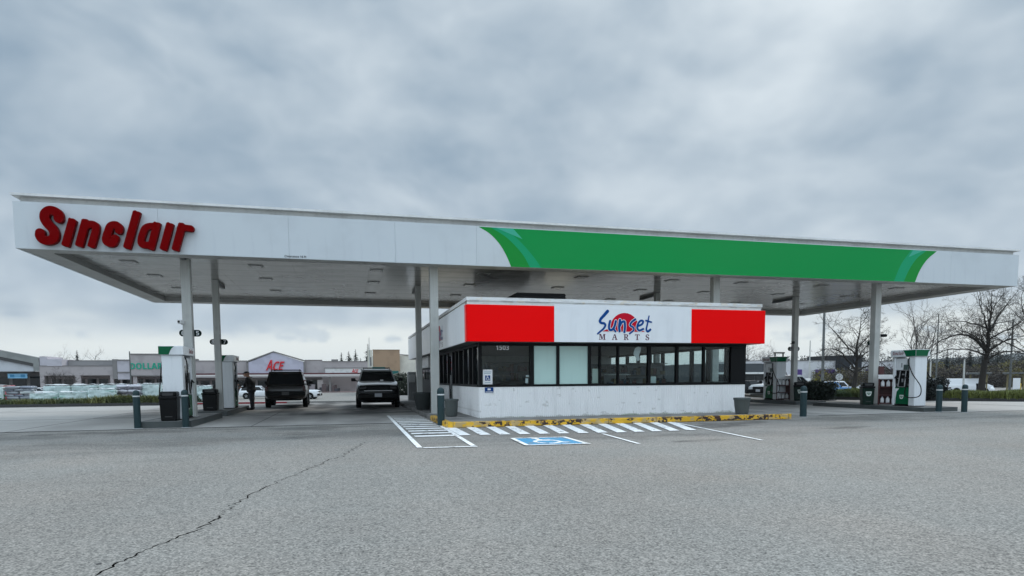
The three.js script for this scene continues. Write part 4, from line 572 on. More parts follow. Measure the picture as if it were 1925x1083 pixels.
const tyreG = new THREE.LatheGeometry([[0.2, -0.11], [0.31, -0.115], [0.345, -0.09], [0.35, -0.05], [0.35, 0.05], [0.345, 0.09], [0.31, 0.115], [0.2, 0.11], [0.2, -0.11]].map(p => new THREE.Vector2(...p)), 26).rotateZ(PI / 2);
const rimG = (() => { const g = [new THREE.CylinderGeometry(0.205, 0.205, 0.12, 24).rotateZ(PI / 2)]; for (let i = 0; i < 5; i++) { const b = box(0.16, 0.19, 0.055, 0, 0.1, 0); b.rotateX(i / 5 * 2 * PI); g.push(b); } g.push(new THREE.CylinderGeometry(0.05, 0.05, 0.175, 14).rotateZ(PI / 2)); return merge(g); })();
const plateMat = mat([0.45, 0.47, 0.5], 0.4), lampRed = new THREE.MeshPhysicalMaterial({ color: C(0.05, 0.004, 0.004), roughness: 0.12 }), lampDark = dim([0.03, 0.032, 0.035], 0.1, 0.6), lampClear = new THREE.MeshPhysicalMaterial({ color: C(0.5, 0.52, 0.54), roughness: 0.08, clearcoat: 1 });
function makeCar(o) {
  const { L = 4.6, W = 1.82, H = 1.7, belt = 1.02, hood = 1.0, cowl = 0.75, ct = 0.2, rb = -L / 2 + 0.12, rt = -L / 2 + 0.35, paint, lowerMat = paint, rack = false, r = 0.35, gap = 0.26, pickup = false } = o;
  const t = thing(o.name, o.label, o.category || 'car', o.pos, o.turn, o.group);
  const sec = (z, yb, yt, hw) => { const q = [[0, yb], [hw * 0.86, yb], [hw * 0.97, yb + 0.1], [hw, yb + 0.26], [hw, lerp(yb, yt, 0.7)], [hw * 0.975, yt - 0.09], [hw * 0.9, yt - 0.015], [hw * 0.5, yt + 0.012]]; return [...q, [0, yt + 0.018], ...q.slice(1).reverse().map(([x, y]) => [-x, y])].map(([x, y]) => [x, y, z]); };
  const h = W / 2;
  part('body', loft([sec(-L / 2, gap + 0.16, belt - 0.22, h * 0.86), sec(-L / 2 + 0.05, gap + 0.08, belt - 0.05, h * 0.95), sec(-L / 2 + 0.3, gap + 0.02, belt, h), sec(0, gap, belt, h), sec(cowl, gap, belt, h), sec(cowl + 0.12, gap, belt - 0.01, h * 0.995), sec(L / 2 - 0.35, gap, hood - 0.03, h * 0.975), sec(L / 2 - 0.12, gap + 0.03, hood - 0.12, h * 0.93), sec(L / 2 - 0.03, gap + 0.08, hood - 0.26, h * 0.86), sec(L / 2, gap + 0.14, hood - 0.36, h * 0.8)]), paint, t);
  // cabin
  const b = h * 0.93, tp = h * (o.tumble || 0.76), y0 = belt - 0.03, y1 = H - 0.07;
  const B = [[-b, y0, rb], [b, y0, rb], [b, y0, cowl], [-b, y0, cowl]], T = [[-tp, y1, rt], [tp, y1, rt], [tp, y1, ct], [-tp, y1, ct]];
  const up = o.topPaint || paint; const cab = part('cabin', loft([B, T]), up, t);
  if (o.topPaint) part('bonnet', loft([[cowl - 0.08, belt + 0.012, 0.93], [cowl + 0.25, belt + 0.012, 0.94], [L / 2 - 0.4, hood - 0.015, 0.92], [L / 2 - 0.17, hood - 0.075, 0.86]].map(([z, y, f]) => [[h * f, y - 0.05, z], [h * f * 0.985, y - 0.01, z], [h * f * 0.85, y + 0.008, z], [0, y + 0.025, z], [-h * f * 0.85, y + 0.008, z], [-h * f * 0.985, y - 0.01, z], [-h * f, y - 0.05, z], [0, y - 0.04, z]])), up, t);
  part('roof', loft([T.map(([x, y, z]) => [x * 1.0, y - 0.01, z]), T.map(([x, y, z]) => [x * 0.985, y + 0.045, lerp(z, (rt + ct) / 2, 0.03)]), T.map(([x, y, z]) => [x * 0.86, y + 0.07, lerp(z, (rt + ct) / 2, 0.12)])]), up, t);
  part('windscreen', quad(B[3], B[2], T[2], T[3], 0.045, 0.955, 0.08, 0.93, 0.006), M.glassDark, t);
  part('rear_window', quad(B[1], B[0], T[0], T[1], 0.07, 0.93, 0.12, 0.9, 0.006), M.glassDark, t);
  for (const [p, q, r2, s2] of [[B[2], B[1], T[1], T[2]], [B[0], B[3], T[3], T[0]]]) { const c = pickup ? [[0.12, 0.9]] : (p === B[2] ? [[0.06, 0.38], [0.41, 0.68], [0.71, 0.94]] : [[0.06, 0.29], [0.32, 0.59], [0.62, 0.94]]); if (!o.blank) for (const [i0, i1] of c) part('side_window', quad(p, q, r2, s2, i0, i1, 0.1, 0.88, 0.005), M.glassDark, t); }
  // running gear
  const wb = o.wb || L * 0.3;
  for (const x of [-1, 1]) for (const z of [-wb, wb]) { part('wheel_arch', new THREE.CylinderGeometry(r + 0.06, r + 0.06, 0.05, 26).rotateZ(PI / 2).translate(x * (h - 0.016), r + 0.03, z), M.blackDull, t); const w = part('wheel', tyreG.clone().scale(1, r / 0.35, r / 0.35).translate(x * (h - 0.09), r, z), M.rubber, t); part('rim', rimG.clone().scale(1, r / 0.35, r / 0.35).translate(x * (h - 0.055), r, z), o.rim || M.steel, w); }
  part('underbody', slab(-h * 0.7, h * 0.7, gap - 0.04, gap + 0.1, -L / 2 + 0.5, L / 2 - 0.5), M.blackDull, t);
  const bm = o.bumper || M.blackDull;
  part('rear_bumper', rbox(W * 0.95, 0.2, 0.16, 0, gap + 0.30, -L / 2 + 0.0, 0.05, 3), bm, t); part('front_bumper', rbox(W * 0.93, 0.24, 0.2, 0, gap + 0.26, L / 2 - 0.02, 0.06, 3), o.frontBumper || bm, t);
  for (const x of [-1, 1]) { part('headlight', rbox(0.32, 0.15, 0.12, x * (h * 0.7), hood - 0.23, L / 2 - 0.1, 0.04, 3), o.lamp || lampClear, t); part('tail_light', rbox(0.13, o.tailH || 0.3, 0.1, x * (h * 0.885), belt - 0.2, -L / 2 + 0.05, 0.03, 3), lampRed, t);
    const m = part('mirror', rbox(0.2, 0.15, 0.09, x * (h + 0.13), belt + 0.09, cowl - 0.18, 0.04, 3), o.mirror || M.blackDull, t); part('stalk', bar([x * (h - 0.08), belt + 0.01, cowl - 0.16], [x * (h + 0.08), belt + 0.06, cowl - 0.17], 0.05), M.blackDull, m); }
  part('grille', rbox(W * 0.5, 0.17, 0.06, 0, hood - 0.24, L / 2 - 0.015, 0.02, 2), M.black, t); if (o.chrome) part('grille_bar', rbox(W * 0.64, 0.035, 0.05, 0, hood - 0.33, L / 2 + 0.055, 0.012, 2), M.whitePaint, t);  // bar is painted white to stand for sky reflected in chrome
  part('number_plate', rbox(0.31, 0.16, 0.012, 0, gap + 0.31, L / 2 + 0.085, 0.004, 1), plateMat, t); part('number_plate', rbox(0.31, 0.16, 0.012, 0, gap + (o.rearPlate || 0.34), -L / 2 - 0.088, 0.004, 1), o.rearPlateMat || plateMat, t);
  if (rack) { for (const x of [-1, 1]) part('roof_rail', tube([[x * tp * 0.86, y1 + 0.05, rt + 0.15], [x * tp * 0.86, y1 + 0.125, rt + 0.3], [x * tp * 0.86, y1 + 0.13, (rt + ct) / 2], [x * tp * 0.86, y1 + 0.125, ct - 0.3], [x * tp * 0.86, y1 + 0.05, ct - 0.12]], 0.018, 6), M.blackDull, t); part('cross_bar', [bar([-tp * 0.86, y1 + 0.13, rt + 0.5], [tp * 0.86, y1 + 0.13, rt + 0.5], 0.04, 0.03), bar([-tp * 0.86, y1 + 0.13, ct - 0.5], [tp * 0.86, y1 + 0.13, ct - 0.5], 0.04, 0.03)], M.blackDull, t); }
  return t;
}
const darkPaint = gloss([0.012, 0.010, 0.008], 0.3, { clearcoat: 0.45 }), blackPaint = dim([0.004, 0.0045, 0.0055], 0.25, 0.5), whiteCar = gloss([0.72, 0.74, 0.76], 0.3), silverCar = gloss([0.42, 0.44, 0.45], 0.3), blueCar = gloss([0.01, 0.16, 0.42], 0.3), redCar = gloss([0.33, 0.01, 0.03], 0.3), greyCar = gloss([0.06, 0.065, 0.07], 0.3);
{
  const suv = makeCar({ name: 'sport_utility_vehicle', label: 'dark brown SUV seen from behind beside the far left pump', category: 'SUV', pos: [-2.78, 0.004, -32.45], turn: PI + 0.03, L: 4.6, W: 1.80, H: 1.66, belt: 1.04, hood: 1.0, cowl: 0.75, ct: 0.3, rb: -2.2, rt: -1.98, paint: darkPaint, rack: true, gap: 0.36, tumble: 0.78, rearPlateMat: mat([0.07, 0.07, 0.07], 0.5), rearPlate: 0.3, bumper: dim([0.012, 0.0125, 0.0125], 0.5) });
  part('brake_lamp', rbox(0.2, 0.03, 0.03, 0, 1.53, -2.05, 0.01, 1), lampRed, suv);
  const f = makeCar({ name: 'sport_utility_vehicle', label: 'SUV facing the camera with pale bonnet and roof and black front', category: 'SUV', pos: [1.33, 0.004, -30.6], turn: -0.02, L: 4.75, W: 1.86, H: 1.74, belt: 1.16, hood: 1.10, cowl: 0.95, ct: 0.35, paint: blackPaint, topPaint: silverCar, rack: true, gap: 0.27, chrome: true, tumble: 0.74, frontBumper: dim([0.004, 0.0045, 0.005], 0.35), rim: M.blackDull, lamp: lampDark });
  part('dash_paper', box(0.14, 0.05, 0.01, 0.2, 1.22, 0.98), M.signWhite, f);
}
const lotCar = (label, x, z, turn, paint, o = {}) => makeCar({ name: 'parked_car', label, pos: [x, groundY(x, z), z], turn, paint, group: 'cars parked in the lots', ...o });
const sedan = { L: 4.5, W: 1.78, H: 1.45, belt: 0.93, hood: 0.9, cowl: 0.85, ct: 0.15, rb: -1.85, rt: -1.15, r: 0.32, gap: 0.2 };
lotCar('white car left of the second pump, in front of the shops', -17.3, -86, 1.45, whiteCar, sedan); lotCar('white car seen between the person and the brown SUV', -10.6, -84, 1.5, whiteCar, { H: 1.6 }); lotCar('white car peeping out right of the brown SUV', -5.5, -80, 1.35, whiteCar, { H: 1.85, belt: 1.12, hood: 1.12, chrome: true });
lotCar('red car with pale roof box at the left edge of the photograph', -35.8, -81, 1.5, redCar, { H: 1.95, belt: 1.2, hood: 1.1, rack: true }); lotCar('silver grey car behind the bag pallets before the dollar store', -32.6, -98, 1.4, silverCar, { H: 1.75 }); lotCar('pale car half hidden under the shop arcade on the left', -39.5, -104, 1.6, silverCar, sedan); lotCar('pale grey car farther left under the shop arcade', -43, -106, 1.6, whiteCar, sedan);
lotCar('silver car nose just right of the store wall', 26.5, -34.6, -1.25, silverCar, sedan); lotCar('dark car parked behind the silver car, right of the store', 49.3, -70, 0.2, blackPaint, { H: 1.8 }); lotCar('dark grey car beside the dark one right of the store', 51.6, -70.5, 0.15, greyCar, { H: 1.75 });
lotCar('bright blue car behind the right hedge', 55.3, -63, 1.2, blueCar, { H: 1.62 }); lotCar('white car just right of the bright blue car', 57.7, -64.5, 1.2, whiteCar, { H: 1.7 }); lotCar('grey car by the trunk of the middle bare tree', 61.2, -63, 1.0, silverCar, sedan);
lotCar('long white van behind the right hedge between two bollards', 73.0, -61, 1.05, whiteCar, { blank: true, L: 4.9, H: 1.9, belt: 1.25, hood: 1.15, cowl: 1.7, ct: 1.1 }); lotCar('white car roof left of the white van in the right lot', 88.5, -79, 0.9, whiteCar, { H: 1.8 });
// ---------------------------------------------------------------- the person at the far left pump
function fieldGeo(bones, c, half, res, k) {   // smooth union of tapered capsules
  const mc = new MarchingCubes(res, new THREE.MeshStandardMaterial(), false, false, 90000); mc.isolation = 0;
  const n = res, hs = n / 2;
  for (let z = 0; z < n; z++) for (let y = 0; y < n; y++) for (let x = 0; x < n; x++) {
    const px = c[0] + (x - hs) / hs * half, py = c[1] + (y - hs) / hs * half, pz = c[2] + (z - hs) / hs * half; let d = 1e3;
    for (const [a, b, ra, rb, kk] of bones) { const dx = b[0] - a[0], dy = b[1] - a[1], dz = b[2] - a[2], l = dx * dx + dy * dy + dz * dz || 1e-9, t = clamp(((px - a[0]) * dx + (py - a[1]) * dy + (pz - a[2]) * dz) / l, 0, 1), e = Math.hypot(px - a[0] - dx * t, py - a[1] - dy * t, pz - a[2] - dz * t) - lerp(ra, rb, t); const K = kk ?? k, hh = Math.max(K - Math.abs(d - e), 0) / K; d = Math.min(d, e) - hh * hh * K * 0.25; }
    mc.field[z * n * n + y * n + x] = -d;
  }
  mc.update(); const m = mc.count, p = mc.positionArray.slice(0, m * 3), nn = mc.normalArray.slice(0, m * 3);
  const g = new THREE.BufferGeometry(); for (let i = 0; i < p.length; i += 3) { p[i] = p[i] * half + c[0]; p[i + 1] = p[i + 1] * half + c[1]; p[i + 2] = p[i + 2] * half + c[2]; }
  g.setAttribute('position', new THREE.BufferAttribute(p, 3)); g.setAttribute('normal', new THREE.BufferAttribute(nn, 3)); return g;
}
{
  // local frame: faces -x (towards the pump), left and right along z
  const body = [], leg = s => { body.push([[0.0, 0.93, s * 0.085], [0.015 + s * 0.02, 0.5, s * 0.1], 0.098, 0.066], [[0.015 + s * 0.02, 0.5, s * 0.1], [0.03 + s * 0.03, 0.1, s * 0.115], 0.068, 0.052], [[0.04 + s * 0.03, 0.05, s * 0.115], [-0.13 + s * 0.03, 0.04, s * 0.13], 0.045, 0.036]); }; leg(1); leg(-1);
  body.push([[0.0, 0.95, -0.07], [0.0, 0.95, 0.07], 0.12, 0.12], [[0.0, 0.97, 0], [-0.02, 1.18, 0], 0.135, 0.14], [[-0.03, 1.25, -0.08], [-0.03, 1.25, 0.08], 0.125, 0.125], [[-0.05, 1.39, -0.15], [-0.05, 1.39, 0.15], 0.075, 0.075], [[-0.06, 1.42, 0], [-0.105, 1.52, 0], 0.06, 0.055]);
  const wr = [[-0.40, 1.13, 0.10], [-0.37, 1.02, -0.12]], el = [[-0.15, 1.13, 0.25], [-0.12, 1.11, -0.25]], sh = [[-0.05, 1.39, 0.19], [-0.05, 1.39, -0.19]];
  for (let i = 0; i < 2; i++) body.push([sh[i], el[i], 0.066, 0.05], [el[i], wr[i], 0.05, 0.035]);
  const geo = [fieldGeo(body, [-0.08, 0.82, 0], 0.86, 92, 0.05)];
  const hd = [-0.155, 1.60, 0], hb = [[[hd[0] + 0.02, hd[1] + 0.02, 0], [hd[0] - 0.02, hd[1] + 0.025, 0], 0.088, 0.086], [[hd[0] - 0.035, hd[1] - 0.05, 0], [hd[0] - 0.06, hd[1] - 0.075, 0], 0.055, 0.036], [[hd[0] - 0.088, hd[1] + 0.0, 0], [hd[0] - 0.118, hd[1] - 0.035, 0], 0.012, 0.016, 0.015], [[hd[0] - 0.1, hd[1] - 0.068, -0.018], [hd[0] - 0.1, hd[1] - 0.068, 0.018], 0.008, 0.008, 0.012], [[-0.105, 1.5, 0], [hd[0] + 0.01, hd[1] - 0.03, 0], 0.056, 0.06]];
  for (const s of [1, -1]) hb.push([[hd[0] + 0.005, hd[1] + 0.02, s * 0.09], [hd[0] + 0.01, hd[1] - 0.025, s * 0.088], 0.014, 0.011, 0.012], [[hd[0] - 0.085, hd[1] + 0.018, s * 0.03], [hd[0] - 0.086, hd[1] + 0.018, s * 0.034], 0.012, 0.012, 0.01]);
  geo.push(fieldGeo(hb, hd, 0.17, 64, 0.035));
  for (let i = 0; i < 2; i++) { const s = i ? -1 : 1, w = wr[i], hbn = [[w, [w[0] - 0.05, w[1] - 0.005, w[2]], 0.03, 0.034], [[w[0] - 0.03, w[1], w[2] + 0.022 * s], [w[0] - 0.085, w[1], w[2] + 0.03 * s], 0.02, 0.014], [[w[0] - 0.03, w[1], w[2] - 0.022 * s], [w[0] - 0.085, w[1], w[2] - 0.03 * s], 0.02, 0.014]];
    const ln = [0.062, 0.074, 0.07, 0.054]; for (let k = 0; k < 4; k++) { const z = w[2] + s * (0.033 - k * 0.022), a = [w[0] - 0.085, w[1] + 0.004, z], b2 = [a[0] - ln[k] * 0.55, a[1] - 0.012, z], c2 = [b2[0] - ln[k] * 0.2, b2[1] - 0.03, z], d2 = [c2[0] + 0.012, c2[1] - 0.02, z]; hbn.push([a, b2, 0.0095, 0.009, 0.006], [b2, c2, 0.009, 0.0085, 0.006], [c2, d2, 0.0085, 0.0075, 0.006]); }
    hbn.push([[w[0] - 0.03, w[1] - 0.01, w[2] - s * 0.035], [w[0] - 0.075, w[1] - 0.03, w[2] - s * 0.05], 0.012, 0.011, 0.01], [[w[0] - 0.075, w[1] - 0.03, w[2] - s * 0.05], [w[0] - 0.1, w[1] - 0.045, w[2] - s * 0.04], 0.0105, 0.009, 0.006]); geo.push(fieldGeo(hbn, [w[0] - 0.075, w[1] - 0.01, w[2]], 0.11, 60, 0.014)); }
  const g = merge(geo), p = g.attributes.position, col = new Float32Array(p.count * 3), skin = [0.36, 0.20, 0.14];
  for (let i = 0; i < p.count; i++) { const x = p.getX(i), y = p.getY(i), hand = y > 0.9 && x < -0.385, face = y > 1.49; const c = face || hand ? skin : y < 0.075 ? [0.012, 0.011, 0.011] : y < 0.9 ? [0.012, 0.013, 0.018] : [0.014, 0.013, 0.014]; col.set(c, i * 3); }
  const t = thing('person', 'person in dark clothes and cap standing at the far left pump, head bent', 'person', [-3.98, 0.006, -28.95], -0.25); t.scale.set(1.14, 0.945, 1.16);
  g.setAttribute('color', new THREE.BufferAttribute(col, 3)); const o = new THREE.Mesh(g, mat(white, 0.85, 0, { vertexColors: true })); o.name = 'body'; o.castShadow = o.receiveShadow = true; t.add(o);
  const cap = new THREE.SphereGeometry(0.112, 24, 12, 0, 2 * PI, 0, PI * 0.46); cap.scale(1.02, 0.95, 0.94); cap.rotateZ(0.22); part('cap', [at(cap, hd[0] + 0.004, hd[1] + 0.03, 0), (() => { const b = new THREE.CylinderGeometry(0.085, 0.085, 0.012, 20, 1, false, PI, PI); b.scale(1.1, 1, 0.85); b.rotateZ(0.3); return at(b, hd[0] - 0.085, hd[1] + 0.045, 0); })()], mat([0.012, 0.012, 0.014], 0.8), t);
  const jk = fieldGeo([[[0.0, 0.9, -0.075], [0.0, 0.9, 0.075], 0.14, 0.14], [[0, 0.9, 0], [-0.02, 1.2, 0], 0.155, 0.16], [[-0.03, 1.27, -0.08], [-0.03, 1.27, 0.08], 0.14, 0.14], [[-0.05, 1.4, -0.14], [-0.05, 1.4, 0.14], 0.085, 0.085]], [-0.02, 1.14, 0], 0.42, 52, 0.05); part('jacket', jk, mat([0.013, 0.012, 0.013], 0.8), t);
}
// ---------------------------------------------------------------- shops across the lot
const GY = -1.05, MZ = -119;
const stucco = (c, s = 3) => mat(white, 0.85, 0, { map: tex(256, 256, (u, v, o, x, y) => { const n = fbm(u * 6, v * 6, 4, s, 6), k = 1 - 0.14 * smooth(0.45, 0.75, n) + 0.05 * (hash2(x, y, s) - 0.5); for (let i = 0; i < 3; i++) o[i] = c[i] * k; }, true, 0.15), bumpMap: grainBump, bumpScale: 0.01 });
const mallWall = stucco([0.40, 0.365, 0.365]), mallLight = stucco([0.50, 0.48, 0.52], 7), mallTrim = stucco([0.22, 0.21, 0.205], 9), creamW = stucco([0.66, 0.63, 0.55], 11), tanW = stucco([0.36, 0.245, 0.16], 13), shopGlass = new THREE.MeshPhysicalMaterial({ color: C(0.02, 0.022, 0.024), roughness: 0.06 });
function shopfront(t, x0, x1, y1, z, n, m = mallWall) {   // recessed glazed front under a covered walk: posts, panes, doors
  part('rear_wall', slab(x0, x1, GY, y1, z - 3.2, z - 3.4), m, t); part('walk_ceiling', slab(x0, x1, y1 - 0.02, y1 + 0.08, z - 0.02, z - 3.2), mallTrim, t);
  const w = (x1 - x0) / n; for (let i = 0; i < n; i++) { const f = part('window', slab(x0 + w * i + 0.15, x0 + w * (i + 1) - 0.15, GY + 0.25, y1 - 0.45, z - 3.17, z - 3.199), mallTrim, t); part('pane', slab(x0 + w * i + 0.22, x0 + w * (i + 1) - 0.22, GY + 0.33, y1 - 0.53, z - 3.15, z - 3.169), shopGlass, f); }
}
{
  const t = thing('gabled_shop', 'grey shop with sloping roof edge and small blue sign at far left', 'shop');
  part('gable_wall', wallPoly([[-62, 2.9], [-49.0, 2.9], [-49.0, 4.2], [-53.65, 5.35], [-62, 7.2]], MZ - 0.3, MZ), stucco([0.52, 0.54, 0.57], 15), t);
  part('roof_edge', wallPoly([[-62, 7.21], [-49.0, 4.21], [-49.0, 2.95], [-48.2, 2.95], [-48.2, 5.1], [-62, 8.2]], MZ - 1, MZ + 0.25), stucco([0.26, 0.27, 0.26], 16), t);
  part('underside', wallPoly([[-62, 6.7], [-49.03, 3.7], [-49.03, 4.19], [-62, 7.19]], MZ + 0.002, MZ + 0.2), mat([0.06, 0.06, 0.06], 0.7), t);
  part('opening', slab(-62, -48.4, GY, 2.9, MZ - 3.0, MZ - 3.2), mallTrim, t); part('walk_ceiling', slab(-62, -48.4, 2.82, 2.9, MZ - 0.31, MZ - 3), mallTrim, t); part('side_wall', slab(-62, -48.2, GY, 2.88, MZ - 3.25, MZ - 14), mallWall, t);
  for (let i = 0; i < 5; i++) { const f = part('window', slab(-61 + i * 2.5, -58.8 + i * 2.5, GY + 0.3, 2.2, MZ - 2.95, MZ - 2.999), mallTrim, t); part('pane', slab(-60.9 + i * 2.5, -58.9 + i * 2.5, GY + 0.4, 2.1, MZ - 2.93, MZ - 2.949), shopGlass, f); }
  const s = part('sign_board', slab(-53.0, -50.3, 1.8, 2.55, MZ - 0.6, MZ - 0.75), mat([0.22, 0.50, 0.72], 0.4), t); part('sign_mark', [slab(-52.7, -52.1, 1.95, 2.4, MZ - 0.58, MZ - 0.599), slab(-51.2, -50.6, 1.95, 2.4, MZ - 0.58, MZ - 0.599), slab(-52.1, -51.2, 2.1, 2.2, MZ - 0.58, MZ - 0.599)], mat([0.03, 0.22, 0.42], 0.4), s);
  part('tower', [slab(-48.15, -47.1, 3.75, 5.3, MZ + 0.1, MZ - 6), slab(-47.09, -44.95, 3.75, 4.85, MZ + 0.3, MZ - 6)], mallLight, t);
}
{
  const t = thing('arcade_shop', 'long low taupe shop with a covered walk behind the bag pallets', 'shop');
  part('wall', slab(-48.2, -37.6, 2.2, 3.74, MZ + 0.2, MZ - 0.3), mallWall, t); part('wall_cap', slab(-48.2, -37.6, 3.741, 3.83, MZ + 0.28, MZ - 0.3), mallTrim, t);
  part('parapet', slab(-44.9, -37.6, 3.6, 4.66, MZ - 2, MZ - 2.4), stucco([0.30, 0.29, 0.29], 17), t); part('parapet_cap', slab(-44.9, -37.6, 4.661, 4.74, MZ - 1.94, MZ - 2.45), mallTrim, t);
  for (const [a, b] of [[-48.2, -47.6], [-43.2, -42.4], [-38.1, -37.6]]) part('pier', slab(a, b, GY, 2.199, MZ + 0.18, MZ - 0.28), mallWall, t);
  shopfront(t, -48.1, -37.7, 2.12, MZ - 0.3, 6);
}
{
  const t = thing('dollar_store', 'taupe shop with raised front and green lettering, partly behind the nearest pump', 'shop');
  part('side_block', slab(-37.59, -36.9, 1.6, 4.85, MZ + 0.5, MZ - 4), mallTrim, t); part('upper_block', slab(-36.89, -34.95, 2.78, 4.62, MZ + 0.45, MZ - 3), mallLight, t); part('cap', slab(-36.89, -34.95, 4.621, 4.8, MZ + 0.55, MZ - 3), mallTrim, t); part('ledge', slab(-36.89, -34.95, 2.6, 2.779, MZ + 0.6, MZ - 3), mallTrim, t); part('lower_block', slab(-36.89, -34.95, 1.5, 2.599, MZ + 0.45, MZ - 0.4), mallLight, t);
  part('front', slab(-34.8, -26.95, 2.2, 5.6, MZ + 0.7, MZ - 3), mallWall, t); part('front_cap', slab(-34.9, -26.85, 5.601, 5.78, MZ + 0.8, MZ - 3), mallTrim, t); part('ledge', slab(-34.8, -26.95, 2.02, 2.199, MZ + 0.85, MZ - 1), mallTrim, t);
  part('sign_letter', letters('DOLLAR TREE', 1.02, { depth: 0.12, sx: 0.92 }).map(g => at(g, -30.85, 3.2, MZ + 0.7)), mat([0.0, 0.34, 0.22], 0.4), t);
  for (const x of [-34.6, -27.3]) part('pier', slab(x, x + 0.6, GY, 2.019, MZ + 0.6, MZ), mallWall, t); shopfront(t, -37.5, -26.95, 2.0, MZ, 6);
}
{
  const t = thing('hardware_store', 'long taupe shop with a gabled front and red ACE letters', 'shop');
  const roofY = 4.55; for (const g of [slab(-26.9, -16.9, 2.45, roofY, MZ, MZ - 0.4), slab(-7.25, -4.3, 2.45, 4.68, MZ, MZ - 0.4), slab(-4.29, 3.7, 2.45, 4.45, MZ - 0.02, MZ - 0.4)]) part('wall', g, mallWall, t);
  part('wall_cap', [slab(-26.9, -16.9, roofY + 0.001, roofY + 0.1, MZ + 0.08, MZ - 0.4), slab(-7.25, -4.3, 4.681, 4.78, MZ + 0.08, MZ - 0.4), slab(-4.29, 3.7, 4.451, 4.55, MZ + 0.07, MZ - 0.4)], mallTrim, t);
  for (const [x, w, hh] of [[-26, 1.3, 0.42], [-20.5, 1.6, 0.3], [-2.2, 1.2, 0.35], [1.5, 0.4, 0.4]]) part('roof_unit', slab(x - w / 2, x + w / 2, 4.5, 4.6 + hh, MZ - 3, MZ - 4), mallTrim, t);
  part('gable_front', wallPoly([[-16.6, 2.42], [-7.5, 2.42], [-7.5, 4.42], [-12.43, 6.05], [-16.6, 4.3]], MZ - 1, MZ + 0.5), stucco([0.50, 0.49, 0.58], 21), t);
  part('gable_trim', [wallPoly([[-16.95, 4.3], [-12.43, 6.06], [-12.43, 6.28], [-16.95, 4.52]], MZ - 1, MZ + 0.62), wallPoly([[-12.429, 6.06], [-7.2, 4.42], [-7.2, 4.68], [-12.429, 6.28]], MZ - 1, MZ + 0.62), slab(-16.95, -16.61, 2.42, 4.29, MZ - 1, MZ + 0.58), slab(-7.49, -7.2, 2.42, 4.41, MZ - 1, MZ + 0.58)], mallTrim, t);
  const red = new THREE.MeshPhysicalMaterial({ color: C(0.60, 0.01, 0.02), roughness: 0.3 }), edge = mat([0.15, 0.005, 0.01], 0.4);
  const ace = (s, x, y, z, d) => letters('ACE', s, { depth: d, slant: 0.28, sx: 0.74, gap: -s * 0.05 }).forEach((g, i) => { if (i === 0) g.scale(1, 1.16, 1); part('sign_letter', at(g, x, y, z), red, t); });
  ace(1.55, -12.37, 2.92, MZ + 0.5, 0.2);
  part('awning_fascia', slab(-26.9, 3.7, 2.18, 2.43, MZ + 1.6, MZ + 0.64), mat([0.10, 0.02, 0.025], 0.6), t); part('awning_band', slab(-26.9, 3.7, 1.92, 2.179, MZ + 1.62, MZ + 0.62), mat([0.62, 0.60, 0.58], 0.6), t); part('awning_base', slab(-26.9, 3.7, 1.7, 1.919, MZ + 1.58, MZ - 0.4), mallWall, t);
  part('sign_panel', slab(-3.85, 3.5, 2.3, 3.25, MZ + 0.02, MZ + 0.12), M.whiteDull, t); part('panel_edge', slab(-3.95, 3.55, 3.251, 3.36, MZ + 0.02, MZ + 0.2), mallTrim, t); ace(0.58, 1.3, 2.46, MZ + 0.12, 0.05); part('sign_letter', letters('T', 0.6, { depth: 0.05 }).map(g => at(g, 2.55, 2.46, MZ + 0.12)), M.black, t);
  for (const x of [-26.9, -21.5, -16.7, -11.9, -7.4, -3.2, 2.9]) part('post', slab(x, x + 0.3, GY, 1.699, MZ + 1.3, MZ + 1.0), mallTrim, t); shopfront(t, -26.9, -4.5, 1.69, MZ + 1.2, 12); part('lower_wall', slab(-4.49, 3.7, GY, 1.69, MZ - 1.8, MZ - 2), mallWall, t); part('walkway', slab(-50, 3.7, GY - 0.02, GY + 0.14, MZ + 2.2, MZ - 3), mat([0.28, 0.2, 0.19], 0.8), t);
  const R = rng(9); const gd = [[], [], []]; for (let i = 0; i < 26; i++) { const x = -7.5 + R() * 6, h = 0.5 + R() * 0.9; gd[i % 3].push(rbox(0.3 + R() * 0.5, h, 0.4, x, GY + 0.14 + h / 2, MZ + 1.2 - R() * 1.5, 0.05, 1)); } gd.forEach((g, i) => part('outdoor_goods', g, mat([[0.05, 0.05, 0.06], [0.26, 0.23, 0.24], [0.10, 0.07, 0.07]][i], 0.7), t)); part('poster', slab(-5.2, -4.2, -0.4, 1.2, MZ + 0.9, MZ + 0.85), mat([0.40, 0.36, 0.35], 0.6), t);
}
